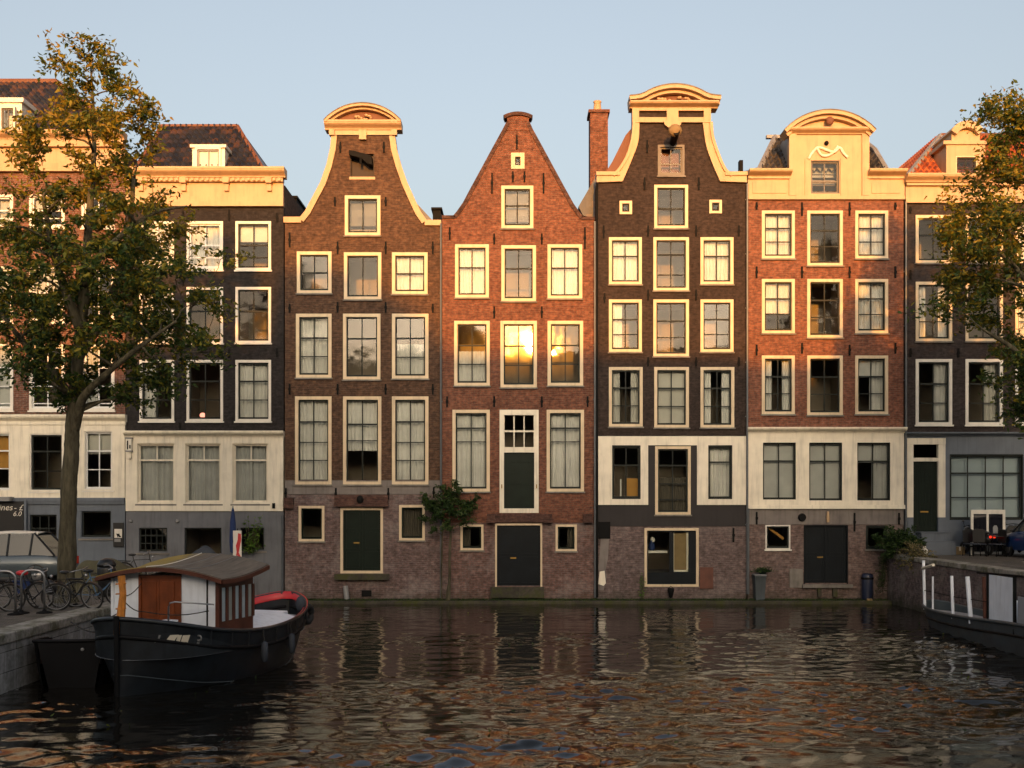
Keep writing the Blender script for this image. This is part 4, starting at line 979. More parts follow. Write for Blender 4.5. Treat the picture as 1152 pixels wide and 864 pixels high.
# ---------------------------------------------------------------- trees
def leaf_mesh(name, centers, normals_up, size, m, parent, seed, squash=.55, fold=True):
    """thousands of small pointed leaves, each its own little folded face"""
    r = np.random.default_rng(seed); n = len(centers); c = np.asarray(centers, float)
    off = ORG.get(parent.name, Vector((0, 0, 0))); c = c-np.array(off)
    a = r.normal(size=(n, 3)); a[:, 2] = a[:, 2]*.7-.25; a /= np.linalg.norm(a, axis=1)[:, None]
    b = r.normal(size=(n, 3)); b -= (b*a).sum(1)[:, None]*a; b /= np.linalg.norm(b, axis=1)[:, None]
    u = np.cross(a, b)
    s = (size*(.6+.8*r.random(n)))[:, None]
    tip = c+a*s; base = c-a*s*.5
    l = c+b*s*squash*.6+u*s*.16; rr = c-b*s*squash*.6+u*s*.16
    v = np.stack([base, l, tip, rr], 1).reshape(-1, 3)
    i = np.arange(n)*4
    f = np.stack([i, i+1, i+2, i, i+2, i+3], 1).reshape(-1, 3)
    me = bpy.data.meshes.new(name); me.vertices.add(len(v)); me.vertices.foreach_set('co', v.ravel())
    me.loops.add(f.size); me.loops.foreach_set('vertex_index', f.ravel()); me.polygons.add(len(f)); me.polygons.foreach_set('loop_start', np.arange(0, f.size, 3))
    me.update(); me.validate(); me.materials.append(m)
    o = bpy.data.objects.new(name, me); COL.objects.link(o); o.parent = parent; ORG[o.name] = off
    return o

def tree(name, label, cat, base, trunk, limbs, clumps, leaf, m, leaves, size, seed, tr=.33, group=None):
    """trunk/limbs: lists of points with radii; clumps: list of (x, y, z, r); branches grow to every clump"""
    root = thing(name, label, cat, base, 0, group)
    r = random.Random(seed); tk = MB()
    nodes = []                                   # position, radius there
    def seg(pts):
        P = [Vector(p[:3]) for p in pts]; rad = [p[3] for p in pts]
        # resample smoothly
        q = []; k = len(P)
        for t in np.linspace(0, k-1, (k-1)*14+1):
            q.append((Vector((interp(list(enumerate([p.x for p in P])), t), interp(list(enumerate([p.y for p in P])), t), interp(list(enumerate([p.z for p in P])), t))), float(np.interp(t, range(k), rad))))
        tk.tube([a for a, b in q], [b*(1+r.uniform(-.04, .04)) for a, b in q], 18 if q[0][1] > .15 else 10)
        return q
    for l in [trunk]+limbs:
        nodes += seg(l)
    ax = Vector(trunk[-1][:3])
    cl = sorted(clumps, key=lambda c: min((Vector(c[:3])-n[0]).length for n in nodes))
    centers = []
    for c in cl:
        p = Vector(c[:3]); best = None; bd = 1e9
        for n, rad in nodes:
            d = (p-n); L = d.length
            if L < .05: continue
            cost = L*(1.0+(.9 if n.z > p.z-.25*L else 0)); cost *= (1.0 if rad > .03 else 1.15)
            if cost < bd: bd = cost; best = (n, rad)
        n, rad = best; L = (p-n).length; r0 = min(rad*.62, .018+.018*L+.012); pts = []; rr = []
        bend = Vector((r.uniform(-1, 1), r.uniform(-1, 1), r.uniform(.1, .9)))*L*.13
        for k in range(6):
            u = k/5; pts.append(n+(p-n)*u+bend*math.sin(math.pi*u)+Vector((r.uniform(-1, 1), r.uniform(-1, 1), r.uniform(-1, 1)))*.03*L*(0 < k < 5)); rr.append(r0*(1-u)+.011*u)
        tk.tube(pts, rr, 6); nodes += list(zip(pts[2:], rr[2:]))
        # twigs and their leaves
        R = c[3]; nt = max(5, int(9*R/.7))
        for k in range(nt):
            d = Vector((r.gauss(0, 1), r.gauss(0, 1), r.gauss(.15, .75))).normalized(); q = p+d*R*r.uniform(.55, 1.45)
            s0 = p+(n-p)*r.uniform(0, .35); mid = (s0+q)/2+Vector((0, 0, R*.12))
            tk.tube([s0, mid, q], [.011, .008, .004], 4)
            m_ = int(leaves*R*R/.49*r.uniform(.45, 1.4)/nt)
            for j in range(m_):
                u = r.uniform(.25, 1.1); b = s0+(q-s0)*u+Vector((0, 0, R*.12*math.sin(3*min(u, 1))))
                sp = R*.20
                centers.append((b.x+r.gauss(0, sp), b.y+r.gauss(0, sp), b.z+r.gauss(0, sp*.8)))
    from mathutils import noise as NZ
    w_ = []
    for v in tk.v:                            # ridged bark on the thick wood
        V = Vector(v); d = NZ.noise(Vector((V.x*9, V.y*9, V.z*1.3)))*.03+NZ.noise(V*2.1)*.03
        hz = max(0.0, 1-(V.z-base[2])/9.0); w_.append((v[0]+d*hz, v[1]+d*hz*.8, v[2]))
    tk.v = w_
    tk.build('trunk', M['bark'], root, smooth=True)
    leaf_mesh('crown', centers, None, size, m, root, seed)
    return root, len(centers)

def crown_clumps(prof, axis, n, seed, rmin=.38, rmax=.8, ysq=.9, keep=None, hollow=.25):
    """clump centres inside a crown: prof = table z -> radius, axis(z) -> (x, y)"""
    r = random.Random(seed); out = []; zs = [a for a, b in prof]; tries = 0
    while len(out) < n and tries < 60000:
        tries += 1
        z = r.uniform(zs[0], zs[-1]); R = interp(prof, z)
        if r.random() > (R/max(b for a, b in prof))**1.3+.12: continue
        an = r.uniform(0, 2*math.pi); q = math.sqrt(r.uniform(hollow**2, 1.0))*R*r.uniform(.8, 1.08)
        ax = axis(z); p = (ax[0]+q*math.cos(an), ax[1]+q*math.sin(an)*ysq, z)
        if keep and not keep(p): continue
        if any((p[0]-o[0])**2+(p[1]-o[1])**2+(p[2]-o[2])**2 < (.62*(o[3]+.3))**2 for o in out): continue
        out.append(p+(r.uniform(rmin, rmax)*(0.75+.25*R/max(b for a, b in prof)),))
    return out

YT = -13.1        # left tree stands 30 m from the camera
def TX(px, y=YT): return (px-CX)*(D+y)/F
def TZ(py, y=YT): return H-(py-HY)*(D+y)/F
prof = [(TZ(455), .7), (TZ(430), 2.3), (TZ(390), 3.1), (TZ(340), 3.55), (TZ(290), 3.5), (TZ(250), 2.9), (TZ(205), 2.45), (TZ(155), 1.9), (TZ(112), 1.6), (TZ(82), 1.25), (TZ(62), .6)]
axis = lambda z: (float(np.interp(z, [TZ(450), TZ(320), TZ(200), TZ(40)], [TX(108), TX(112), TX(108), TX(101)])), YT)
cl = crown_clumps(prof, axis, 168, 4, rmin=.34, rmax=.66, hollow=.05)
trunk = [(TX(74), YT, ZL-.02, .34), (TX(74), YT, ZL+.35, .24), (TX(77), YT, TZ(560), .205), (TX(82), YT, TZ(480), .195), (TX(86), YT, TZ(425), .16), (TX(92), YT+.1, TZ(340), .15), (TX(100), YT, TZ(250), .1), (TX(106), YT, TZ(160), .06), (TX(102), YT, TZ(70), .02)]
limbs = [[(TX(84), YT, TZ(485), .14), (TX(100), YT-.4, TZ(450), .11), (TX(128), YT-.8, TZ(428), .085), (TX(170), YT-1.2, TZ(400), .07), (TX(215), YT-1.3, TZ(370), .03)],
         [(TX(84), YT, TZ(455), .12), (TX(68), YT-.3, TZ(425), .11), (TX(45), YT-.6, TZ(398), .08), (TX(10), YT-.8, TZ(350), .04)],
         [(TX(87), YT, TZ(405), .14), (TX(110), YT+.6, TZ(345), .11), (TX(128), YT+1.0, TZ(270), .1), (TX(138), YT+.9, TZ(190), .05)],
         [(TX(90), YT, TZ(370), .15), (TX(72), YT-.5, TZ(300), .1), (TX(62), YT-.8, TZ(230), .05)],
         [(TX(95), YT, TZ(320), .13), (TX(130), YT-.8, TZ(290), .09), (TX(185), YT-1.2, TZ(255), .05), (TX(225), YT-1.2, TZ(245), .02)]]
t_, n_ = tree('canal_tree', 'tall autumn tree with golden top standing on the left quay', 'tree', (TX(74), YT, ZL), trunk, limbs, cl, None, M['leaf'], 440, .105, 21, group='trees on the quays')
print('left leaves', n_)
YR = -10.1
RX = lambda px: TX(px, YR); RZ = lambda py: TZ(py, YR)
prof = [(RZ(495), .8), (RZ(470), 1.9), (RZ(420), 3.0), (RZ(350), 3.7), (RZ(280), 3.8), (RZ(220), 3.2), (RZ(165), 2.6), (RZ(125), 1.7), (RZ(103), .6)]
axis = lambda z: (float(np.interp(z, [RZ(480), RZ(300), RZ(80)], [RX(1192), RX(1194), RX(1172)])), YR)
cl = crown_clumps(prof, axis, 150, 9, hollow=.08, keep=lambda p: p[0] < RX(1300))
trunk = [(RX(1196), YR, ZR-.02, .42), (RX(1196), YR, ZR+.4, .33), (RX(1194), YR, RZ(540), .29), (RX(1192), YR, RZ(440), .25), (RX(1186), YR, RZ(320), .17), (RX(1182), YR, RZ(200), .1), (RX(1172), YR, RZ(125), .02)]
limbs = [[(RX(1193), YR, RZ(480), .16), (RX(1170), YR-.5, RZ(440), .12), (RX(1130), YR-.8, RZ(400), .08), (RX(1090), YR-.9, RZ(375), .03)],
         [(RX(1190), YR, RZ(400), .14), (RX(1150), YR-.6, RZ(330), .09), (RX(1105), YR-.9, RZ(285), .04)],
         [(RX(1188), YR, RZ(360), .14), (RX(1215), YR+.4, RZ(290), .1), (RX(1240), YR+.3, RZ(220), .05)],
         [(RX(1184), YR, RZ(260), .1), (RX(1150), YR-.4, RZ(200), .06), (RX(1125), YR-.3, RZ(145), .02)]]
t_, n_ = tree('canal_tree', 'olive and gold leaved tree reaching in from the edge of the right quay', 'tree', (RX(1196), YR, ZR), trunk, limbs, cl, None, M['leaf_r'], 370, .11, 33, group='trees on the quays')
print('right leaves', n_)

# clipped mop-headed tree against the wall between houses three and four
cl = [(PX(x), -.55+dy, PZ(y), r) for (x, y, dy, r) in ((488, 566, 0, .38), (500, 560, -.2, .45), (513, 562, .05, .42), (526, 566, -.1, .36), (494, 580, -.15, .4), (509, 578, -.25, .45), (522, 579, .0, .36), (503, 569, .15, .4), (484, 573, .0, .3), (530, 573, 0, .28), (504, 594, -.1, .26), (515, 551, 0, .3), (479, 562, -.1, .24), (538, 561, .05, .22), (527, 588, -.1, .25), (489, 596, -.05, .2), (497, 549, 0, .22), (481, 583, .1, .22))]
tree('mop_headed_tree', 'small round headed evergreen tree on a thin stem against the brick wall', 'tree', (PX(505), -.45, .13),
     [(PX(505), -.45, .12, .09), (PX(506), -.5, PZ(650), .06), (PX(507), -.5, PZ(600), .05), (PX(506), -.5, PZ(570), .03)],
     [[(PX(498), -.4, .12, .04), (PX(497), -.4, PZ(640), .03), (PX(499), -.45, PZ(580), .02)]], cl, None, M['leaf_g'], 1350, .075, 5)
# bush and creeper at the right corner
yb = -1.0
cl = [(TX(x, yb), yb+dy, TZ(y, yb), r) for (x, y, dy, r) in ((992, 612, 0, .34), (1003, 606, -.2, .4), (1015, 604, 0, .4), (1026, 609, -.1, .34), (1000, 620, -.3, .36), (1014, 617, -.25, .38), (1008, 612, .3, .4), (1028, 618, .1, .25), (986, 606, .1, .22))]
tree('green_bush', 'dense dark green bush on the corner of the right quay wall', 'bush', (TX(1012, yb), yb, ZR-.1),
     [(TX(1012, yb), yb, ZR-.2, .07), (TX(1012, yb), yb, ZR+.2, .06), (TX(1010, yb), yb, ZR+.4, .03)], [], cl, None, M['leaf_g'], 2400, .065, 6)
def tuft(name, label, cat, base, pts, m, size, seed, n):
    root = thing(name, label, cat, base); r = random.Random(seed); c = []; st = MB()
    for (p, q) in pts:
        p, q = Vector(p), Vector(q); st.tube([p, (p+q)/2+Vector((0, -.04, .03)), q], [.012, .009, .004], 4)
        for k in range(n):
            u = r.uniform(.1, 1.05); b = p+(q-p)*u; c.append((b.x+r.gauss(0, .06), b.y+r.gauss(0, .06)-.03, b.z+r.gauss(0, .05)))
    st.build('stems', M['bark'], root); leaf_mesh('foliage', c, None, size, m, root, seed); return root
r = random.Random(8); yg = -2.3
tuft('dry_grass', 'straw coloured tuft of dry grass hanging over the quay edge below the bush', 'plant', (TX(1020, yg), yg, ZR),
     [((XR+.2+r.uniform(-.1, .5), yg+r.uniform(-1.2, .8), ZR), (XR+r.uniform(-.35, .5), yg+r.uniform(-1.3, .9), ZR+r.uniform(-.5, .55))) for k in range(60)], M['leaf_dry'], .07, 3, 22)
tuft('wall_creeper', 'creeper trailing down the corner of the quay wall to the water', 'plant', (XR-.1, -.3, .2),
     [((XR-.12+r.uniform(-.25, .05), -.25, 2.0), (XR-.15+r.uniform(-.35, .02), -.2+r.uniform(-.2, .1), r.uniform(.3, 1.3))) for k in range(14)], M['leaf_g'], .055, 4, 26)
tuft('yellow_weed', 'yellow green weed rooted on the ledge below the tan blind', 'plant', (PX(722), -.2, .13),
     [((PX(722)+r.uniform(-.08, .08), -.15, .13), (PX(721.5)+r.uniform(-.1, .1), -.12, r.uniform(.6, 1.25))) for k in range(7)], M['leaf_br'], .04, 9, 26)
cr = random.Random(12)
tuft('window_plant', 'bright green leafy plant filling the small basement window', 'plant', (PX(284), -.3, ZL),
     [((PX(284)+cr.uniform(-.1, .1), -.25, PZ(622)), (PX(284)+cr.uniform(-.5, .5), -.35+cr.uniform(-.12, .12), PZ(cr.uniform(578, 615)))) for k in range(22)], M['leaf_br'], .1, 13, 12)
# moss along the ledge
rm = random.Random(5); c = [(rm.uniform(XL+1.6, XR-.1), rm.uniform(-.6, -.05), .135+abs(rm.gauss(0, .025))) for k in range(9000)]
rt = thing('ledge_moss', 'low moss and weeds growing along the stone ledge below the houses', 'moss', (0, -.3, .13)); rt['kind'] = 'stuff'
leaf_mesh('moss', c, None, .035, M['leaf_g'], rt, 14)['kind'] = 'stuff'

# ---------------------------------------------------------------- boats
def hull(root, hs, hw, sheer, L, zdeck, m, mdeck, name='hull', n=44, rail=.06, flare=1.0, zk=-.5, strake=.34, inner=None):
    """a planked hull: t runs from the stem aft, u across, with bulwark, deck, rubbing strake and rail"""
    ts = [L*(1-math.cos(math.pi*i/n))/2 for i in range(n+1)]
    rows = []
    for t in ts:
        S, W, Z = interp(hs, t), interp(hw, t), interp(sheer, t); half = []
        for k in range(9):
            u = k/8
            if u < .55: z = zk+(0.0-zk)*u/.55; b = W*(.55+.45*(u/.55)**.6)
            else:
                v = (u-.55)/.45; z = Z*v; b = W+(S-W)*(v**(.8*flare))
            half.append((b, z))
        rows.append([(b, t, z) for b, z in half]+[(b-min(rail, b*.8), t, z) for b, z in [(half[-1][0], half[-1][1])]]+[(max(.005, half[-1][0]-rail-.01)*.985, t, zdeck)])
    mb = MB()
    mb.grid([[p for p in r] for r in rows]); mb.grid([[(-p[0], p[1], p[2]) for p in reversed(r)] for r in rows])
    h_ = mb.build(name, m, root, smooth=False, recalc=True)
    for p in h_.data.polygons: p.use_smooth = True
    es = h_.modifiers.new('crease', 'EDGE_SPLIT'); es.split_angle = math.radians(40)
    d = MB(); d.grid([[(-interp(hs, t)*.965+.03, t, zdeck+.004), (0, t, zdeck+.03), (interp(hs, t)*.965-.03, t, zdeck+.004)] for t in ts[1:-1]]); d.build('deck', mdeck, root)
    def line(dz, out, r, nm, mat, a=1, b=1):
        q = []
        for t in ts[a:len(ts)-b]:
            S, W, Z = interp(hs, t), interp(hw, t), interp(sheer, t); z = Z-dz; v = max(0, z/Z); bb = W+(S-W)*(v**(.8*flare)); q.append((bb+out, t, z))
        p = MB().tube([(-x, y, z) for x, y, z in reversed(q)]+[(0, -.02+ts[0], q[0][2])]+q, r, 8); return p.build(nm, mat, root, smooth=True)
    return h_, ts, line

A_ = math.radians(16)
boat = thing('barge', 'black canal barge with white cabin, brown double door and mossy arched roof', 'boat', (-7.9, 22.3-D, 0), -A_, None, local=True)
hs = [(0, .03), (.12, .42), (.35, .8), (.8, 1.2), (1.6, 1.46), (3, 1.56), (4.6, 1.48), (5.8, 1.22), (6.7, .8), (7.15, .35), (7.3, .04)]
hw = [(0, .02), (.35, .22), (.8, .58), (1.6, 1.0), (3, 1.3), (4.6, 1.22), (5.8, .85), (6.7, .38), (7.15, .1), (7.3, .02)]
sh = [(0, 1.56), (.8, 1.36), (1.6, 1.2), (3.2, 1.06), (5, 1.12), (6.4, 1.3), (7.3, 1.52)]
hh_, ts, line = hull(boat, hs, hw, sh, 7.3, .72, M['hull'], M['deck'])
line(0, -.02, .05, 'rail', M['hull']); line(.36, .015, .05, 'rubbing_strake', M['hull2']); line(1.12, .0, .012, 'waterline_stripe', M['hull3'], 3, 3)
# stem post
MB().tube([(0, -.04, -.4), (0, -.05, .7), (0, -.07, 1.62)], .06, 8).build('stem', M['hull2'], boat)
# red bulwark inside the stern
q = [(interp(hs, t)-.075, t, interp(sh, t)) for t in np.linspace(3.9, 7.22, 26)]
full = [(x, y, z) for x, y, z in q]+[(-x, y, z) for x, y, z in reversed(q)]
MB().grid([[(x*.985, y-.02, z-.14) for x, y, z in full], [(x*.99, y-.02, z+.02) for x, y, z in full], [(x*1.0+(.09 if x > 0 else -.09), y+.02, z+.055) for x, y, z in full]]).build('stern_bulwark', M['red'], boat, smooth=True)
# cabin
cw_, t0, t1, zc = 1.3, 1.6, 3.1, 2.2
def arch(u): return 2.2+.25*(1-(u/1.55)**2)
us = [-cw_+2*cw_*i/14 for i in range(15)]
def slab(mb, ulist, t, th, zb):
    mb.prism([(ulist[0], zb)]+[(ulist[-1], zb)]+[(u, arch(u)-.03) for u in reversed(ulist)], t, t+th)
dl, dr_ = -.62, .42
fw = MB(); slab(fw, [-cw_+(dl+cw_)*i/6 for i in range(7)], t0, .05, .74); fw.build('cabin_wall', M['boatwhite'], boat)
fw = MB(); slab(fw, [dr_+(cw_-dr_)*i/6 for i in range(7)], t0, .05, .74); cb = fw.build('cabin_wall', M['boatwhite'], boat)
MB().box(1.03, 1.06, t0-.02, t0-.001, .75, 2.3).build('seam_strip', M['iron'], cb)
MB().box(-cw_-.01, -cw_+.06, t0-.03, t0-.002, .75, 2.25).build('corner_strip', M['boatwhite'], cb)
MB().box(cw_-.05, cw_+.03, t0-.03, t0+.06, .74, 2.24).build('corner_post', M['mahog'], cb)
d = MB(); zt = 2.34
d.box(dl, dl+.06, t0-.03, t0+.04, .74, zt); d.box(dr_-.1, dr_, t0-.03, t0+.04, .74, zt); d.box(dl+.06, dr_-.1, t0-.028, t0+.04, zt-.06, zt)
xm = (dl+dr_-.04)/2
for (a, b) in ((dl+.062, xm-.004), (xm+.004, dr_-.102)):
    d.box(a, b, t0, t0+.04, .76, zt-.062)
    for (za, zb_) in ((.85, 1.35), (1.45, 2.2)):
        d.box(a+.07, b-.07, t0-.014, t0-.001, za, zb_)
dd = d.build('door', M['teak'], boat)
MB().tube([(xm+.05, t0-.02, 1.15), (xm+.05, t0-.07, 1.17), (xm+.05, t0-.07, 1.33), (xm+.05, t0-.02, 1.35)], .014, 6).build('handle', M['steel'], dd)
bw_ = MB(); slab(bw_, us, t1-.05, .05, .74); bw_.build('cabin_wall', M['boatwhite'], boat)
for sgn in (1, -1):
    x = sgn*cw_; xo = x+sgn*.03
    s = MB(); s.box(x-sgn*.03, x+sgn*.012, t0+.06, t1-.05, .74, 1.36); s.box(x-sgn*.03, x+sgn*.014, t0+.06, t1-.05, 2.08, 2.24)
    nwin = 5; stp = (t1-t0-.11)/nwin
    for k in range(nwin+1): tt = t0+.06+k*stp; s.box(x-sgn*.03, xo, tt-.045, tt+.045, 1.361, 2.079)
    sd = s.build('side_panel', M['mahog'], boat)
    for k in range(nwin):
        a = t0+.06+k*stp+.046; b = a+stp-.092
        MB().box(x-sgn*.012, x-sgn*.004, a, b, 1.362, 2.078).build('cabin_window', M['boatwhite'] if k in (0, 2, 3) else M['curtain'], sd)
        MB().add([(x+sgn*.004, a, 1.362), (x+sgn*.004, b, 1.362), (x+sgn*.004, b, 2.078), (x+sgn*.004, a, 2.078)], [(0, 1, 2, 3)]).build('pane', M['glass'], sd, recalc=False)
rows = []; rowsb = []
ur = [-1.53+3.06*i/20 for i in range(21)]; tr_ = [1.36+2.0*i/12 for i in range(13)]
def rz(u, t): return arch(u)+.03+.2*max(0, (t-1.8)/1.56)**1.6+.02*abs(u/1.6)**6
rf = MB(); rf.grid([[(u, t, rz(u, t)+.05) for u in ur] for t in tr_]); rf.grid([[(u, t, rz(u, t)) for u in ur] for t in tr_])
def edge(pts): rf.grid([[(p[0], p[1], p[2]) for p in pts], [(p[0], p[1], p[2]+.05) for p in pts]])
for t in (tr_[0], tr_[-1]): edge([(u, t, rz(u, t)) for u in ur])
for u in (ur[0], ur[-1]): edge([(u, t, rz(u, t)) for t in tr_])
ro = rf.build('roof', M['boatroof'], boat, smooth=False)
tm = MB()
for t in (tr_[0]-.035, tr_[-1]+.005):
    tm.prism([(u, rz(u, t)-.055) for u in ur]+[(u, rz(u, t)+.03) for u in reversed(ur)], t, t+.03)
for u in (ur[0]-.035, ur[-1]+.005):
    for a, b in zip(tr_[:-1], tr_[1:]):
        z0_, z1_ = rz(u, a), rz(u, b)
        tm.add([(u, a, z0_-.06), (u+.03, a, z0_-.06), (u+.03, a, z0_+.03), (u, a, z0_+.03), (u, b, z1_-.06), (u+.03, b, z1_-.06), (u+.03, b, z1_+.03), (u, b, z1_+.03)], [(0, 1, 5, 4), (1, 2, 6, 5), (2, 3, 7, 6), (3, 0, 4, 7)])
tm.build('roof_trim', M['mahog'], ro)
for uu, wd, mm in ((-.28, .016, 'white'), (.22, .008, 'lead'), (.65, .008, 'lead'), (-.75, .008, 'lead')):
    MB().tube([(uu+.12*((t-1.3)/2.5), t, rz(uu, t)+.052) for t in tr_], wd, 5).build('roof_seam', M[mm], ro)
# orange post at the bow with rings
pst = MB().tube([(-.02, .1, 1.25), (0, .08, 1.6), (.05, .08, 2.05), (.02, .07, 2.42)], [.1, .085, .07, .075], 8)
pst.box(-.13, .06, .02, .14, 1.2, 1.5)
for zz in (1.75, 2.05, 2.25): pst.tube([(-.1, .06, zz), (.13, .06, zz+.02)], .016, 6)
pst.build('bow_post', M['orange_wood'], boat)
rp = [((0, .08, 2.0), (-.5, 1.5, 2.15)), ((.03, .08, 1.95), (.2, .6, 1.65)), ((.2, .6, 1.65), (1.2, 1.4, 1.62)), ((0, .08, 1.7), (-1.2, .9, 1.5))]
for a, b in rp:
    a, b = Vector(a), Vector(b); MB().tube([a+(b-a)*u+Vector((0, 0, -.08*math.sin(math.pi*u))) for u in np.linspace(0, 1, 7)], .011, 5).build('stay_rope', M['rope'], boat)
MB().tube([(.46, 1.05, 1.0), (.46, 1.05, 1.72), (.5, 1.05, 1.8), (.6, 1.08, 1.82), (1.35, 1.35, 1.76)], .018, 6).build('handrail', M['steel'], boat, smooth=True)
s = MB().box(.2, .5, 1.05, 1.35, 1.38, 1.42)
for x in (.22, .48):
    for y in (1.07, 1.33): s.tube([(x, y, .75), (x, y, 1.38)], .012, 5)
s.build('stool', M['boatwhite'], boat)
a, b = Vector((0, .1, 1.5)), Vector((-2.35, 1.6, 1.26))
MB().tube([a+(b-a)*u+Vector((0, 0, -.22*math.sin(math.pi*u))) for u in np.linspace(0, 1, 12)], .016, 6).build('mooring_rope', M['rope'], boat, smooth=True)
for tt in (3.0, 4.4):
    px__ = interp(hs, tt)+.07; zz = interp(sh, tt)
    fd_ = MB().lathe([(.02, -.24), (.07, -.2), (.08, 0), (.07, .2), (.02, .24)], (px__, tt, zz-.5), 10).build('fender', M['greytarp'], boat, smooth=True)
    MB().tube([(px__, tt, zz-.27), (px__-.05, tt, zz+.03)], .01, 5).build('fender_line', M['rope'], fd_)
for tt in np.linspace(1.2, 6.2, 9):
    zz = interp(sh, tt); bb = interp(hs, tt)
    MB().tube([(bb+.012, tt, zz-.02), (bb+.004, tt, zz-.33)], .014, 5).build('bulwark_rib', M['hull'], boat)
# name plates painted on the starboard bow
def hp(t, z, out=.006):
    S, W, Z = interp(hs, t), interp(hw, t), interp(sh, t); v = z/Z; return Vector((W+(S-W)*v**.8+out, t, z))
def plate(a, b, z0, z1, nm, mat, lean=0.0):
    g = []
    for z in (z0, (z0+z1)/2, z1): g.append([tuple(hp(a+(b-a)*k/4+lean*(z-z0), z, .05)) for k in range(5)])
    return MB().grid(g).build(nm, M[mat], boat)
for (a, b, z0, z1, mt, ln) in ((.40, .52, 1.02, 1.21, 'cream', .3), (.565, .625, 1.0, 1.2, 'cream', 0), (.64, .76, .98, 1.19, 'cream', 0), (.285, .335, 1.04, 1.12, 'lead', 0), (.31, .335, 1.15, 1.22, 'lead', 0), (.94, 1.0, .92, 1.02, 'lead', 0)):
    plate(a, b, z0, z1, 'name_plate', mt, ln)
p = hp(.97, 1.1, .03); MB().torus(tuple(p), .055, .018, 'y', 16, 6).build('hawse_ring', M['lead'], boat, smooth=True)
MB().grid([[(-interp(hs, t)*.95+.03, t, .96), (0, t, 1.0), (interp(hs, t)*.95-.03, t, .96)] for t in np.linspace(3.2, 7.0, 16)]).build('after_deck', M['deck'], boat)
# hatch over the after hold, tyre fender, coil
MB().prism([(-1.22, .74), (1.22, .74), (1.2, 1.06), (.6, 1.2), (-.6, 1.2), (-1.2, 1.06)], 3.3, 5.6).build('hold_hatch', M['boatwhite'], boat, bevel=.03)
MB().box(-.5, .5, 5.75, 6.3, .74, 1.15).build('stern_locker', M['boatwhite'], boat, bevel=.03)
p = hp(6.55, 1.05, .1); MB().torus((p.x, p.y, p.z), .2, .085, 'x', 20, 8).build('tyre_fender', M['rubber'], boat, smooth=True)
MB().ball((.95, 6.1, 1.35), .14, .1, .2).build('mooring_bollard', M['greytarp'], boat, smooth=True)

# low black workboat squeezed between the barge and the quay
wb = thing('workboat', 'low black workboat squeezed between the white cabin barge and the left quay', 'boat', (-9.3, 23.4-D, 0), math.radians(8), None, local=True)
hs2 = [(0, .68), (.15, .78), (1, .86), (3, .86), (4.6, .7), (5.4, .3), (5.6, .03)]; hw2 = [(a, b*.8) for a, b in hs2]; sh2 = [(0, .98), (2, .86), (5.6, 1.0)]
h2_, t2_, line2 = hull(wb, hs2, hw2, sh2, 5.6, .5, M['hull2'], M['hull2'])
MB().prism([(-.66, .96), (.66, .96), (.5, 0), (.25, -.45), (-.25, -.45), (-.44, 0)], -.02, .03).build('transom', M['hull2'], wb)
line2(0, .0, .04, 'rail', M['hull2'])
MB().lathe([(.02, -.04), (.035, -.03), (.035, 0)], (.25, -.02, .8), 10, 'y').build('cleat', M['lead'], wb)
MB().box(-.6, .6, 1.8, 2.1, .7, .74).build('thwart', M['hull2'], wb)

# right boat: steel blue hull, open frame of posts, white panel
rb = thing('flat_boat', 'steel blue boat with open railing posts and a white panel along the right quay', 'boat', (13.62, 36.0-D, 0), math.pi, None, local=True)
# local y runs from the stem (far end) back towards the camera, local x points to picture left
hs3 = [(0, .03), (.4, .42), (1.2, .68), (3, .8), (9, .82), (13, .8)]; hw3 = [(0, .02), (.4, .22), (1.2, .5), (3, .7), (9, .74), (13, .72)]; sh3 = [(0, .72), (1, .6), (4, .62), (8, .8), (13, .9)]
h3_, t3_, line3 = hull(rb, hs3, hw3, sh3, 13.0, .42, M['hull3'], M['deck'], n=40)
line3(0, 0, .05, 'rail', M['hull3'], 1, 0); line3(.3, .01, .035, 'rubbing_strake', M['hull2'], 1, 0)
def rpost(t, z1, r, mat, off=0.0, lean=0.0, nm='railing_post'):
    x = interp(hs3, t)-.05-off; MB().tube([(x, t, .5), (x, t+lean, z1)], r, 6).build(nm, M[mat], rb)
rpost(.75, 2.05, .045, 'boatwhite', 0, -.12); rpost(1.9, 1.62, .03, 'boatwhite'); rpost(3.6, 1.75, .045, 'boatwhite', 0, -.1); rpost(4.9, 1.8, .06, 'boatwhite', 0, -.25); rpost(5.6, 1.85, .05, 'mahog', .1, -.1)
x = interp(hs3, 1)
MB().tube([(interp(hs3, .75)-.02, .65, 1.8), (interp(hs3, 2.2)-.05, 2.0, 1.98)], .05, 6).build('top_rail', M['cream'], rb)
MB().tube([(interp(hs3, .75)-.05, .7, 1.1), (.6, 2.2, 1.12), (.72, 3.5, 1.14), (.74, 6.0, 1.2)], .014, 5).build('middle_rail', M['iron'], rb)
MB().box(.70, .745, 6.0, 7.55, .66, 1.95).build('white_panel', M['boatwhite'], rb, bevel=.01)
rpost(5.98, 2.0, .03, 'iron'); rpost(7.6, 2.0, .045, 'iron')
MB().tube([(.72, 5.2, 1.95), (.74, 7.6, 2.02), (.74, 12.5, 2.1)], .03, 6).build('top_rail', M['iron'], rb)
MB().box(.70, .74, 7.7, 9.4, .7, 1.5).build('canvas_panel', M['deck'], rb)
MB().box(-.6, .45, 6.5, 11, .45, 1.3).build('deck_house', M['boatwhite'], rb, bevel=.04)

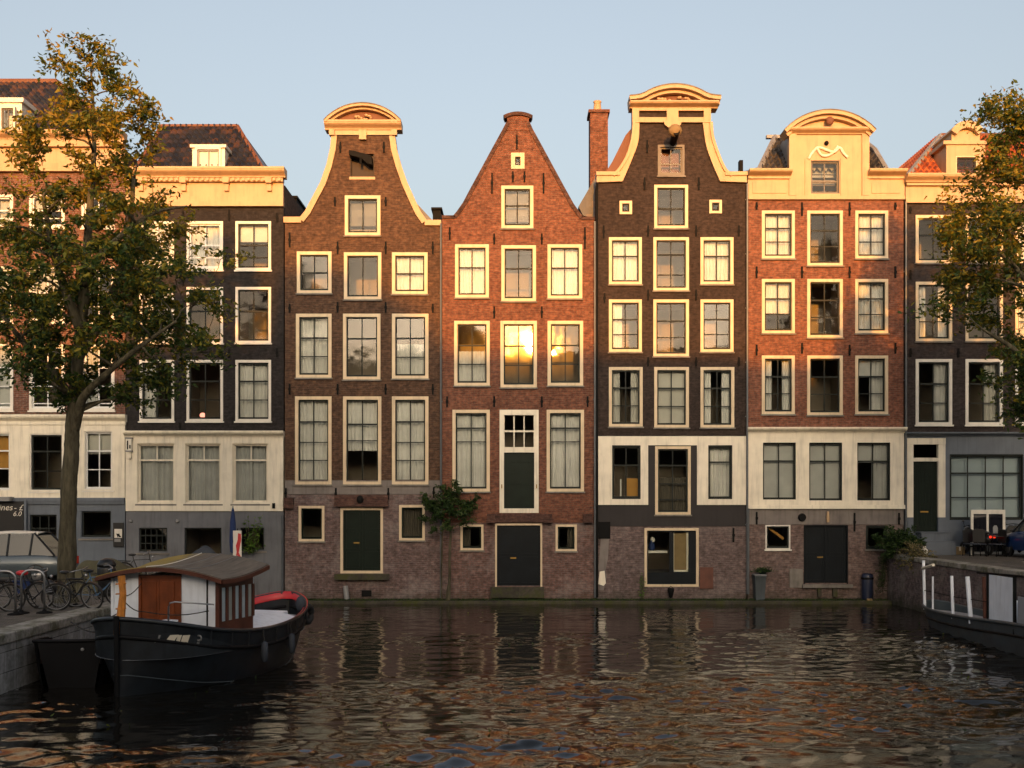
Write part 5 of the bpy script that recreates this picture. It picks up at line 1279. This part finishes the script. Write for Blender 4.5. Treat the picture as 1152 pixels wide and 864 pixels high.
# ---------------------------------------------------------------- street things on the left quay
def hoop_rack(label, x, y, rz):
    t = thing('bike_rack', label, 'bike rack', (x, y, ZL), rz, 'steel hoop bike racks on the left quay', local=True)
    pts = [(-.27, 0, 0), (-.27, 0, .85)]+[(-.27+.2-.2*math.cos(a), 0, .85+.2*math.sin(a)) for a in np.linspace(.3, math.pi/2, 4)]+[(.27-.2+.2*math.sin(a), 0, .85+.2*math.cos(a)) for a in np.linspace(0, math.pi/2-.3, 4)]+[(.27, 0, .85), (.27, 0, 0)]
    MB().tube(pts, .028, 8).build('hoop', M['steel'], t, smooth=True)
    for sx in (-.27, .27): MB().lathe([(.19, .002), (.18, .03), (.05, .06), (.045, .09)], (sx, 0, 0), 16).build('base_plate', M['iron'], t, smooth=True)
    return t
rk = hoop_rack('steel hoop rack nearest the kerb with a bicycle behind it', (37-CX)*27/F, 27-D, .1)
dup(rk, ((4-CX)*26.6/F, 26.6-D, ZL), .16, 'steel hoop rack cut by the left edge of the photo', 'steel hoop bike racks on the left quay')
# bollard-like small hoop
def bicycle(label, x, y, z, rz, mframe, extra=None, lean=.12):
    t = thing('bicycle', label, 'bicycle', (x, y, z), rz, 'bicycles parked by the quay', local=True)
    t.rotation_euler = (lean, 0, rz)
    R = .335
    for wx in (-.53, .53):
        w_ = MB().torus((wx, 0, R), R, .026, 'y', 30, 6).build('wheel', M['rubber'], t, smooth=True)
        MB().torus((wx, 0, R), R-.028, .010, 'y', 30, 5).build('rim', M['lead'], w_, smooth=True)
        sp = MB()
        for k in range(16):
            a = 2*math.pi*k/16; sp.tube([(wx, .015*(-1)**k, R), (wx+(R-.03)*math.cos(a), 0, R+(R-.03)*math.sin(a))], .003, 3)
        sp.build('spokes', M['lead'], w_)
        ar = [a for a in np.linspace(.35, math.pi-.2, 12)]
        MB().grid([[(wx+(R+.035)*math.cos(a), s, R+(R+.035)*math.sin(a)) for a in ar] for s in (-.03, 0, .03)]).build('mudguard', M['black'], t)
    fr = MB(); bb = (-.03, 0, .28); st = (-.2, 0, .76); hd = (.33, 0, .78); hb = (.37, 0, .66)
    for a, b, r_ in ((bb, st, .017), (st, hd, .016), (bb, hb, .019), (hd, hb, .02), ((-.53, 0, R), bb, .012), ((-.53, 0, R), st, .011), (hb, (.53, 0, R), .014), (st, (-.23, 0, .9), .013), (hd, (.3, 0, 1.0), .013)): fr.tube([a, b], r_, 6)
    fr.build('frame', M[mframe], t)
    MB().tube([(.18, .3, 1.0), (.3, .24, 1.03), (.33, 0, 1.02), (.3, -.24, 1.03), (.18, -.3, 1.0)], .013, 6).build('handlebar', M['steel'], t, smooth=True)
    MB().ball((-.25, 0, .94), .14, .085, .045).build('saddle', M['black'], t, smooth=True)
    rk_ = MB()
    for s in (-.06, .06): rk_.tube([(-.3, s, .72), (-.78, s, .74)], .008, 4)
    rk_.tube([(-.72, .06, .74), (-.53, .05, R)], .007, 4); rk_.tube([(-.72, -.06, .74), (-.53, -.05, R)], .007, 4); rk_.build('rear_carrier', M['iron'], t)
    cr_ = MB().torus((-.03, -.03, .28), .09, .008, 'y', 16, 4); cr_.tube([(-.03, -.05, .28), (.08, -.06, .14)], .01, 4); cr_.tube([(-.03, .05, .28), (-.14, .06, .42)], .01, 4)
    cr_.box(.04, .13, -.16, -.06, .12, .145); cr_.box(-.19, -.1, .06, .16, .41, .435); cr_.build('crank', M['iron'], t)
    MB().ball((.42, 0, .86), .04, .04, .05, 8, 5).build('headlight', M['steel'], t, smooth=True)
    return t
def bp(px, d): return ((px-CX)*d/F, d-D)
x, y = bp(38, 27.6); bk1 = bicycle('black bicycle with a red saddle cover behind the left hoop racks', x, y, ZL, .25, 'black')
MB().ball((-.25, 0, .96), .15, .1, .07).build('saddle_cover', M['red'], bk1, smooth=True)
x, y = bp(22, 28.2); bk2 = bicycle('bicycle with a blue frame bag between the car and the racks', x, y, ZL, .05, 'black')
MB().prism([(-.14, .72), (.25, .74), (.3, .62), (0, .38)], -.04, .04).build('frame_bag', M['bluep'], bk2)
x, y = bp(86, 28.3); bk3 = bicycle('black bicycle with a silver striped pannier leaning in front of the tree', x, y, ZL, -.35, 'black', lean=.16)
pn = MB().ball((-.58, -.2, .58), .22, .12, .2, 12, 8).build('pannier', M['black'], bk3, smooth=True)
for k in range(4): MB().tube([(-.74, -.29+.01*k, .50+.05*k), (-.58, -.335, .48+.05*k), (-.44, -.29, .50+.05*k)], .013, 5).build('pannier_stripe', M['steel'], pn)
bk4 = None

# car: length along local x (nose towards -x)
def car(label, x, y, z, rz, mbody, mroof, L=3.9, Wd=1.66, Ht=1.5):
    t = thing('parked_car', label, 'car', (x, y, z), rz, None, local=True); k = L/3.9; hw_ = Wd/2
    xs = [-1.95, -1.9, -1.75, -1.4, -.95, -.7, -.2, .4, 1.0, 1.45, 1.75, 1.9, 1.95]
    top = [.55, .68, .76, .83, .9, .93, .95, .96, .97, .97, .94, .86, .6]
    rows = []
    for xx, zt in zip(xs, top):
        tap = 1-.16*max(0, abs(xx)-1.3)**1.5/.5; w_ = hw_*tap; zb = .25 if abs(xx) < 1.7 else .32
        rows.append([(xx*k, -w_*.93, zb), (xx*k, -w_, .42), (xx*k, -w_, .62), (xx*k, -w_*.97, zt-.05 if zt > .65 else zt-.02), (xx*k, -w_*.9, zt), (xx*k, 0, zt+.015), (xx*k, w_*.9, zt), (xx*k, w_*.97, zt-.05 if zt > .65 else zt-.02), (xx*k, w_, .62), (xx*k, w_, .42), (xx*k, w_*.93, zb)])
    mb = MB().grid(rows); n = 11
    mb.f.append(list(range(n))); mb.m.append(0); o_ = (len(rows)-1)*n; mb.f.append(list(range(o_, o_+n))); mb.m.append(0)
    mb.build('body', M[mbody], t, smooth=True, bevel=0)
    # greenhouse
    gx = [(-.95, .9), (-.35, Ht-.06), (1.1, Ht-.03), (1.72, .95)]
    def sect(xx, zz, w): return [(xx*k, -w, zz), (xx*k, w, zz)]
    a, b, c_, e = gx; wb_, wt = hw_*.9, hw_*.74
    q = [sect(a[0], a[1], wb_), sect(b[0], b[1], wt), sect(c_[0], c_[1], wt), sect(e[0], e[1], wb_)]
    V = [p for s_ in q for p in s_]
    MB().add(V, [(0, 1, 3, 2), (4, 5, 7, 6), (0, 2, 4, 6), (1, 3, 5, 7)]).build('window_glass', M['glass_dark'], t)
    MB().box(-.3*k, .9*k, -.5, .5, .5, 1.02).build('seats', M['black'], t)
    rf_ = MB(); rr = []
    for u in np.linspace(0, 1, 9):
        xx = (b[0]-.06+(c_[0]-b[0]+.14)*u)*k; zz = Ht-.035+.045*math.sin(math.pi*u)
        rr.append([(xx, -wt-.01, zz-.05), (xx, -wt*.93, zz), (xx, 0, zz+.025), (xx, wt*.93, zz), (xx, wt+.01, zz-.05)])
    rf_.grid(rr); rf_.grid([[(p[0], p[1], p[2]-.03) for p in r_] for r_ in rr]); rf_.build('roof', M[mroof], t, smooth=True)
    for s in (-1, 1):
        for (p0, p1) in (((a[0], a[1], wb_), (b[0], b[1], wt)), ((.35, .96, wb_*1.0), (.38, Ht-.05, wt)), ((c_[0], c_[1], wt), (e[0], e[1], wb_)), ((1.0, .97, wb_), (1.05, Ht-.05, wt))):
            MB().tube([(p0[0]*k, s*p0[2], p0[1]), (p1[0]*k, s*p1[2], p1[1])], .035, 6).build('window_pillar', M[mroof if mroof != mbody and p0[0] < -.5 else 'black'], t)
        MB().ball((-.72*k, s*(hw_+.07), .98), .07, .09, .06, 8, 6).build('wing_mirror', M['black'], t, smooth=True)
        MB().box(.05*k, .2*k, s*hw_-.012, s*hw_+.02, .78, .81).build('door_handle', M['steel'], t)
        for xx in (-1.22, 1.2):
            c0 = (xx*k, s*(hw_-.09), .31)
            tw = MB().torus(c0, .225, .085, 'y', 24, 8).build('wheel', M['rubber'], t, smooth=True)
            MB().lathe([(.02, -.06), (.18, -.07), (.2, -.02), (.2, .02), (.18, .07), (.02, .06)], c0, 18, 'y').build('hubcap', M['steel'], tw, smooth=True)
            MB().torus((xx*k, s*(hw_-.03), .33), .33, .035, 'y', 24, 6).build('wheel_arch', M['black'], t, smooth=True)
        MB().ball((-1.86*k, s*hw_*.68, .66), .08, .16, .09, 10, 6).build('headlight', M['steel'], t, smooth=True)
        MB().box(1.86*k, 1.955*k, s*hw_*.62, s*hw_*.86, .62, .88).build('tail_light', M['taillight'], t, bevel=.02)
    MB().box(-1.98*k, -1.85*k, -hw_*.8, hw_*.8, .34, .5).build('bumper', M['black'], t, bevel=.03)
    MB().box(1.86*k, 1.99*k, -hw_*.8, hw_*.8, .34, .5).build('bumper', M['black'], t, bevel=.03)
    MB().box(1.985*k, 1.995*k, -.26, .26, .52, .63).build('number_plate', M['cream'], t)
    return t
M['taillight'] = plain('tail_light_plastic', (0.6, 0.03, 0.01), 0.25)
M['carblue'] = plain('blue_car_paint', (0.012, 0.045, 0.16), 0.28, 0.2, coat=.6)
M['cargrey'] = plain('blue_grey_car_paint', (0.075, 0.095, 0.11), 0.3, 0.3, coat=.5)
M['steelblue'] = plain('steel_blue_paint', (0.07, 0.16, 0.28), 0.35, coat=.3)
car('blue grey hatchback with a white roof parked behind the bicycles', -16.9, 37.0-D, ZL, .03, 'cargrey', 'white', 4.4, 1.7, 1.72)
car('blue car seen from behind on the right terrace', 19.15, 39.9-D, ZR, -math.pi/2+.08, 'carblue', 'carblue', 3.7, 1.6, 1.45)
if bk4 is None:
    x, y = bp(110, 28.9); bk4 = bicycle('steel blue bicycle parked at the quay edge beside the barge', x, y, ZL, .55, 'steelblue')

# covered shapes on the quay
def drape(name, label, cat, base, prof, yw, m, seed):
    t = thing(name, label, cat, base, 0, None, local=True); r = random.Random(seed); rows = []
    for i in range(25):
        u = i/24; x = prof[0][0]+(prof[-1][0]-prof[0][0])*u; z = interp(prof, x); row = []
        for j in range(15):
            v = -1+2*j/14; e = abs(v)**3; y = v*yw*(.85+.15*(z < .3)); zz = max(0.0, z*(1-e)*.96+.0)
            zz += .03*math.sin(7*x+3*v)*(1-e)+.02*math.sin(11*v+5*x)*(zz > .05); y += .05*math.sin(9*x)*(e)
            row.append((x, y, max(zz, 0.0)))
        rows.append(row)
    MB().grid(rows).build('cover', m, t, smooth=True); return t
x, y = bp(118, 33.5)
tp = drape('covered_boat', 'olive tarpaulin cover over a low boat behind the tree', 'covered boat', (x, y, ZL), [(-1.0, .0), (-.85, .7), (-.3, 1.0), (.5, .92), (1.1, .5), (1.5, .1)], .8, M['tarp'], 3)
MB().tube([(-.9, -.7, .05), (-.3, -.6, .62), (.6, -.62, .55), (1.4, -.6, .05)], .02, 5).build('cover_rope', M['rope'], tp)
x, y = bp(120, 31.8)
lb = thing('litter_bin', 'black round litter bin between the tarpaulin and the barge roof', 'bin', (x, y, ZL), 0, None, local=True)
MB().lathe([(.2, 0), (.24, .05), (.26, .8), (.24, .86)], (0, 0, 0), 16).build('bin_body', M['black'], lb, smooth=True)
MB().lathe([(.26, .87), (.27, .92), (.2, 1.05), (.05, 1.1)], (0, 0, 0), 16).build('lid', M['black'], lb, smooth=True)
x, y = bp(158, 37.5)
bicycle('dark bicycle parked against the slate wall behind the barge', x, y, ZL, .1, 'black')
x, y = (PX(229, -1.1), -1.1)
drape('covered_scooter', 'slate grey cover draped over a scooter before the middle basement window', 'covered scooter', (x, y, ZL), [(-.75, 0), (-.6, .5), (-.1, 1.05), (.3, .95), (.7, .45), (.85, 0)], .42, M['greytarp'], 6)
# folded blue parasol
px_, py_ = PX(262, -.7), -.7
ps = thing('parasol', 'folded dark blue parasol standing beside the leafy window', 'parasol', (px_, py_, ZL), 0, None, local=True)
MB().lathe([(.28, 0), (.28, .06), (.05, .09)], (0, 0, 0), 16).build('base', M['iron'], ps)
MB().tube([(0, 0, .08), (0, 0, 2.55)], .022, 8).build('pole', M['lead'], ps)
MB().lathe([(.03, .75), (.1, .8), (.13, 1.2), (.11, 1.9), (.05, 2.4), (.015, 2.5)], (0, 0, 0), 9).build('canopy', M['bluep'], ps)
# red and white banner board
bx = PX(267, -.8)
bn = thing('banner', 'narrow white banner with a red figure shape next to the blue parasol', 'banner', (bx, -.8, ZL), 0, None, local=True)
MB().box(-.16, .16, -.015, .015, .35, 1.62).build('panel', M['white'], bn)
MB().prism([(-.02, .4), (.13, .42), (.14, .62), (.06, .78), (.1, 1.0), (.15, 1.25), (.14, 1.5), (.03, 1.52), (.02, 1.28), (-.05, 1.05), (-.02, .8), (-.06, .6)], -.022, -.016).build('red_shape', M['red'], bn)
MB().tube([(0, .03, 0), (0, .03, 1.7)], .015, 6).build('pole', M['iron'], bn)
MB().lathe([(.2, 0), (.18, .04), (.03, .05)], (0, .03, 0), 14).build('base', M['iron'], bn)

# wall lantern on the cream pilaster, framed notice, chalk board
lt = thing('wall_lantern', 'white framed lantern fixed to the cream pilaster beside the tree', 'lantern', (PX(147), -.1, PZ(515)), 0, None)
MB().box(PX(144), PX(150), -.22, -.101, PZ(507), PZ(494)).build('glass_box', M['white'], lt)
MB().box(PX(143.5), PX(150.5), -.26, -.1, PZ(494)+.002, PZ(492.5)).box(PX(143.5), PX(150.5), -.26, -.1, PZ(508.5), PZ(507)-.002).build('lantern_frame', M['lead'], lt)
MB().box(PX(145), PX(146.5), -.226, -.221, PZ(506), PZ(496)).box(PX(147.6), PX(149.2), -.226, -.221, PZ(505), PZ(501)).build('dark_panes', M['iron'], lt)
MB().box(PX(144.5), PX(149), -.2, -.1, PZ(516), PZ(508.5)-.002).build('bracket', M['cream'], lt)
nb = thing('notice_case', 'black wall notice case with a pale poster right of the dark basement window', 'notice', (PX(134), -.05, PZ(613)), 0, None)
MB().box(PX(128.5), PX(140), -.12, -.041, PZ(615), PZ(588)).build('case', M['black'], nb)
ps_ = MB().box(PX(130), PX(138.5), -.128, -.121, PZ(605), PZ(595)).build('poster', M['white'], nb)
MB().prism(pout([(132, 600), (134, 600.5), (135.5, 600), (136, 602), (138, 604), (135.5, 604.3), (134.5, 603), (134, 605)]), -.132, -.129).build('dark_motif', M['iron'], ps_)
MB().box(PX(130), PX(137), -.128, -.121, PZ(609.5), PZ(606)).build('caption_strip', M['lead'], nb)
cbx = thing('chalk_board', 'black menu board with white chalk lettering at the left edge', 'menu board', (PX(5), -.12, PZ(640)), 0, None)
MB().box(PX(-30), PX(28.5), -.16, -.05, PZ(600), PZ(564)).build('board', M['black'], cbx)
MB().box(PX(-40), PX(17), -.5, -.05, PZ(563.8), PZ(559)).build('awning_box', M['lead'], cbx)
MB().box(PX(29.5), PX(32), -.2, -.05, PZ(640), PZ(562)).build('side_post', M['bluegrey'], cbx)
def text(body, px, py, size, m, parent, y=-.168, shear=.25, name='lettering'):
    cu = bpy.data.curves.new(name, 'FONT'); cu.body = body; cu.size = size; cu.shear = shear; cu.extrude = .002; cu.resolution_u = 3
    cu.materials.append(m); o = bpy.data.objects.new(name, cu); COL.objects.link(o)
    me = bpy.data.meshes.new_from_object(o.evaluated_get(bpy.context.evaluated_depsgraph_get())); bpy.data.objects.remove(o); bpy.data.curves.remove(cu)
    me.materials.clear(); me.materials.append(m)
    o = bpy.data.objects.new(name, me); COL.objects.link(o); o.parent = parent
    off = ORG[parent.name]; o.location = (PX(px)-off.x, y-off.y, PZ(py)-off.z); o.rotation_euler = (math.pi/2, 0, 0); ORG[o.name] = off; return o
text('wines', -6.5, 574, .34, M['white'], cbx); text('- £', 17.5, 574, .32, M['white'], cbx); text('6.0', 16.5, 580.5, .27, M['white'], cbx)

# ---------------------------------------------------------------- ledge and right terrace
def wheelie(name, label, x, y, z, m, mlid):
    t = thing(name, label, 'bin', (x, y, z), 0, None, local=True)
    q = []
    for (zz, a, b) in ((0, .15, .2), (.05, .17, .22), (.95, .21, .28)):
        q.append([(-a, -b, zz), (a, -b, zz), (a, b, zz), (-a, b, zz), (-a, -b, zz)])
    MB().grid(q).add([(-.21, -.28, .95), (.21, -.28, .95), (.21, .28, .95), (-.21, .28, .95)], [(0, 1, 2, 3)]).build('bin_body', m, t)
    MB().box(-.23, .23, -.31, .28, .952, 1.0).build('lid', mlid, t, bevel=.02)
    MB().box(-.22, .22, -.34, -.311, .9, .94).build('rim', m, t)
    return t
wheelie('waste_bin', 'grey blue waste bin on the ledge beside the drainpipe', PX(852), -.3, .13, M['hull3'], M['lead'])
pb = thing('plant_tub', 'dark green leafy tub plant standing on the grey waste bin', 'plant', (PX(856), -.3, 1.14)); rr_ = random.Random(3)
leaf_mesh('foliage', [(PX(856)+rr_.gauss(0, .16), -.3+rr_.gauss(0, .1), 1.22+abs(rr_.gauss(0, .07))) for k in range(420)], None, .06, M['leaf_g'], pb, 17)
MB().lathe([(.12, 0), (.16, .1)], (PX(856), -.3, 1.135), 10).build('pot', M['green_door'], pb)
cy_ = thing('cylinder_bin', 'dark blue upright cylinder beside the double door on the ledge', 'bin', (PX(973), -.3, .13), 0, None, local=True)
MB().lathe([(.2, 0), (.22, .04), (.22, .92), (.2, 1.0), (.12, 1.03)], (0, 0, 0), 18).build('drum', plain('navy_drum', (.014, .02, .045), .35), cy_, smooth=True)
MB().lathe([(.225, .8), (.235, .82), (.235, .86), (.225, .88)], (0, 0, 0), 18).build('band', M['iron'], cy_)
MB().box(-.1, .1, -.26, -.21, .0, .08).build('foot', M['tan'], cy_)
sc_ = thing('drain_bucket', 'black bucket hanging under the middle of the canal door', 'bucket', (PX(754), -.16, .2), 0, None, local=True)
MB().lathe([(.02, 0), (.07, .04), (.1, .2), (.13, .28), (.12, .38)], (0, 0, 0), 12).build('bucket', M['iron'], sc_, smooth=True)
MB().tube([(-.11, 0, .36), (0, 0, .46), (.11, 0, .36)], .012, 5).build('handle', M['iron'], sc_)
# terrace of house 7
gx0, gx1, gy = PX(1092, -.9), PX(1130.5, -.9), -.9
gs = thing('glazed_screen', 'white framed double glazed screen standing on the right terrace', 'screen', (gx0, gy, ZR), 0, None)
f = MB(); zt = PZ(573.5, gy)
f.box(gx0, gx0+.09, gy-.04, gy+.04, ZR, zt); f.box(gx1-.09, gx1, gy-.04, gy+.04, ZR, zt); f.box(gx0+.09, gx1-.09, gy-.039, gy+.039, zt-.16, zt); f.box((gx0+gx1)/2-.06, (gx0+gx1)/2+.02, gy-.038, gy+.038, ZR, zt-.16); f.box(gx0+.09, gx1-.09, gy-.037, gy+.037, ZR+.03, ZR+.12)
f.build('frame', M['white'], gs)
MB().box(gx0+.09, gx1-.09, gy-.006, gy+.006, ZR+.12, zt-.16).build('pane', plain('smoked_glass', (.012, .012, .016), .08), gs)
st_ = MB().prism(pout([(1117, 600), (1117, 593), (1118.5, 591), (1121, 591), (1122.5, 594), (1122.5, 600)], gy), gy-.012, gy-.007).build('sticker', M['lead'], gs)
def chair(label, x, y, rz):
    t = thing('terrace_chair', label, 'chair', (x, y, ZR), rz, 'black chairs on the right terrace', local=True)
    MB().box(-.22, .22, -.22, .22, .43, .47).build('seat', M['greytarp'], t, bevel=.015)
    b = MB(); b.prism([(-.21, .5), (.21, .5), (.23, .95), (.12, 1.0), (-.12, 1.0), (-.23, .95)], .2, .235); b.build('backrest', M['black'], t, bevel=.01)
    for sx in (-.2, .2):
        for sy in (-.2, .2): MB().tube([(sx, sy, .43), (sx*1.12, sy*1.12, 0)], .018, 6).build('leg', M['iron'], t)
    return t
c1 = chair('black chair with slate seat left of the white framed screen', PX(1093, -1.7), -1.7, 0.2)
dup(c1, (PX(1102, -2.0), -2.0, ZR), -.3, 'black chair pulled up before the white framed screen')
dup(c1, (PX(1122, -2.2), -2.2, ZR), -1.3, 'black chair tucked under the terrace table')
tb = thing('terrace_table', 'dark terrace table between the chairs and the blue car', 'table', (PX(1128, -1.9), -1.9, ZR), 0, None, local=True)
MB().box(-.42, .42, -.35, .35, .72, .75).build('tabletop', M['black'], tb, bevel=.01)
MB().tube([(0, 0, .04), (0, 0, .72)], .035, 8).build('pedestal', M['iron'], tb)
MB().lathe([(.26, 0), (.25, .03), (.04, .05)], (0, 0, 0), 16).build('foot', M['iron'], tb)
def scooter(label, x, y, z, rz, mb_, ml):
    t = thing('motor_scooter', label, 'scooter', (x, y, z), rz, 'motor scooters on the right terrace', local=True)
    for wy in (-.62, .62):
        w_ = MB().torus((0, wy, .23), .18, .06, 'x', 20, 8).build('wheel', M['rubber'], t, smooth=True); MB().lathe([(.03, -.04), (.12, -.03), (.12, .03), (.03, .04)], (0, wy, .23), 12, 'x').build('rim', M['steel'], w_)
    MB().ball((0, -.38, .56), .2, .42, .2, 12, 8).build('body', M[mb_], t, smooth=True)
    MB().prism([(-.2, .3), (.2, .3), (.24, .85), (.14, 1.0), (-.14, 1.0), (-.24, .85)], .38, .44).build('leg_shield', M[mb_], t, bevel=.02)
    MB().box(-.16, .16, -.1, .4, .26, .31).build('footboard', M['iron'], t)
    MB().ball((0, -.3, .8), .15, .38, .08, 12, 6).build('seat', M['black'], t, smooth=True)
    MB().tube([(-.34, .3, 1.02), (0, .42, 1.06), (.34, .3, 1.02)], .018, 6).build('handlebar', M['iron'], t)
    for s in (-.09, .09): MB().ball((s, -.8, .66), .06, .04, .05, 10, 6).build('tail_light', M[ml], t, smooth=True)
    MB().ball((0, .5, .95), .09, .07, .09).build('headlight', M['steel'], t, smooth=True)
    MB().tube([(-.25, .34, 1.02), (-.3, .36, 1.2)], .01, 5).build('mirror_stem', M['iron'], t); MB().ball((-.3, .36, 1.24), .06, .02, .045).build('mirror', M['black'], t, smooth=True)
    return t
M['lit_red'] = emit('lit_tail_lamp', (1.0, .05, .02), .4); M['lit_orange'] = emit('lit_orange_lamp', (1.0, .16, .01), .6)
s1 = scooter('black motor scooter showing red tail lights before the white framed screen', PX(1098, -1.1), -1.15, ZR+.05, .35, 'black', 'lit_red')
s2 = scooter('dark motor scooter with orange tail lights beside the blue car', PX(1141, -1.0), -1.1, ZR+.12, -.2, 'black', 'lit_orange')
bx_ = thing('cardboard_box', 'small tan cardboard box on the right terrace by the wall', 'box', (PX(1078, -.6), -.6, ZR), 0, None, local=True)
MB().box(-.19, .19, -.16, .16, 0, .3).build('carton', M['ochre_box'] if 'ochre_box' in M else M['tan'], bx_, bevel=.008)
MB().box(-.03, .03, -.163, .163, .15, .303).build('tape', M['cream'], bx_)
bl = thing('quay_bollard', 'thin black iron bollard at the edge of the right quay', 'bollard', (PX(1133, -5), -6.4, ZR), 0, None, local=True)
MB().lathe([(.09, 0), (.07, .08), (.045, .15), (.04, .75), (.06, .8), (.05, .86), (.01, .9)], (0, 0, 0), 12).build('post', M['iron'], bl, smooth=True)
MB().lathe([(.16, .002), (.15, .04)], (0, 0, 0), 12).build('base', M['stone'], bl)
sg = thing('step_bottle', 'small black and white jug on the ground beside the blue grey doorstep', 'jug', (PX(1040, -1.3), -1.3, ZR), 0, None, local=True)
MB().lathe([(.1, 0), (.12, .06), (.12, .22), (.06, .3), (.05, .36)], (0, 0, 0), 12).build('jug_body', M['white'], sg, smooth=True)
MB().lathe([(.06, .361), (.06, .4), (.02, .41)], (0, 0, 0), 10).build('stopper', M['iron'], sg)
# things seen inside windows
ob = thing('orange_board', 'orange board leaning inside the window of the cream band', 'board', (PX(712), .3, PZ(561)), 0, None)
MB().box(PX(706), PX(719), .28, .32, PZ(558), PZ(538)).build('board', M['ochre'], ob)
MB().box(PX(698.5), PX(700), .3, .34, PZ(558), PZ(539)).build('white_card', M['white'], ob)
lp = thing('table_lamp', 'small pink glowing lamp inside the third storey window by the tree', 'lamp', (PX(224), .5, PZ(473)), 0, None)
MB().ball((PX(224), .5, PZ(466)), .12, .12, .1).build('lamp_shade', emit('pink_lamp', (1.0, .3, .2), .9), lp, smooth=True)
MB().tube([(PX(224), .5, PZ(473)), (PX(224), .5, PZ(469))], .03, 6).build('stem', M['brass'], lp)
yb_ = thing('yellow_beam', 'slanting yellow plank behind the small basement window of the red house', 'plank', (PX(875), .3, PZ(604)), 0, None)
MB().prism(pout([(865, 594), (867, 593), (884, 605), (883, 608)]), .28, .33).build('plank', M['ochre'], yb_)
vs_ = thing('vase', 'blue and white jug on the counter behind the canal door', 'vase', (PX(735), .5, PZ(620)), 0, None)
MB().lathe([(.08, 0), (.14, .12), (.1, .28), (.05, .34), (.07, .4)], (PX(735), .5, PZ(620)), 12).build('jug', M['bluep'], vs_, smooth=True)
MB().ball((PX(736), .5, PZ(608)), .09, .07, .12).build('flower', M['white'], vs_, smooth=True)

# fallen leaves and foam threads drifting on the water
rl = random.Random(77); pts_ = []
for k in range(240):
    d_ = rl.uniform(16, 40); x_ = rl.uniform(-.42, .42)*d_; pts_.append((min(max(x_, XL+.3), XR-.3), d_-D, .035))
fl_ = thing('floating_leaves', 'scattered fallen leaves floating on the dark canal water', 'leaves', (0, -20, 0)); fl_['kind'] = 'stuff'
leaf_mesh('leaf_litter', pts_, None, .05, M['leaf'], fl_, 18)['kind'] = 'stuff'
# ---------------------------------------------------------------- camera, sun, sky
cam = bpy.data.cameras.new('camera'); co = bpy.data.objects.new('camera', cam); COL.objects.link(co)
co.location = (0, -D, H); co.rotation_euler = (math.pi/2, 0, 0); cam.sensor_width = 36; cam.lens = 36*F/1152; cam.shift_y = (HY-432)/1152; cam.clip_end = 4000; cam.clip_start = .1
SC.camera = co
sun = bpy.data.lights.new('sun', 'SUN'); so = bpy.data.objects.new('sun', sun); COL.objects.link(so)
sun.energy = 2.3; sun.angle = math.radians(.8); sun.color = (.98, .36, .035)
so.rotation_euler = (math.pi/2-SUN_EL, 0, SUN_AZ); so.location = (0, -30, 30)
w = bpy.data.worlds.new('World'); SC.world = w; w.use_nodes = True; nt = w.node_tree
bg = nt.nodes['Background']; sky = nt.nodes.new('ShaderNodeTexSky'); sky.sky_type = 'NISHITA'; sky.sun_disc = False
sky.sun_elevation = SUN_EL; sky.sun_rotation = math.pi-SUN_AZ; sky.air_density = 1.0; sky.dust_density = 8.0; sky.ozone_density = 1.2
hs_ = nt.nodes.new('ShaderNodeHueSaturation'); hs_.inputs['Saturation'].default_value = .66; nt.links.new(sky.outputs[0], hs_.inputs['Color'])
tn = nt.nodes.new('ShaderNodeMix'); tn.data_type = 'RGBA'; tn.blend_type = 'MULTIPLY'; tn.inputs[0].default_value = 1; tn.inputs[7].default_value = (1.0, .955, .915, 1)
nt.links.new(hs_.outputs[0], tn.inputs[6]); nt.links.new(tn.outputs[2], bg.inputs[0]); bg.inputs[1].default_value = .15
vs = SC.view_settings; SC.display_settings.display_device = 'sRGB'; vs.view_transform = 'Standard'; vs.look = 'None'; vs.gamma = 1.0; vs.use_curve_mapping = False
vs.exposure = 1.45
cy = SC.cycles
cy.use_denoising = True
try: cy.denoiser = 'OPENIMAGEDENOISE'
except Exception: pass
cy.max_bounces = 8; cy.diffuse_bounces = 3; cy.glossy_bounces = 4; cy.transmission_bounces = 4; cy.transparent_max_bounces = 12
cy.sample_clamp_indirect = 6.0; cy.caustics_reflective = True; cy.caustics_refractive = False
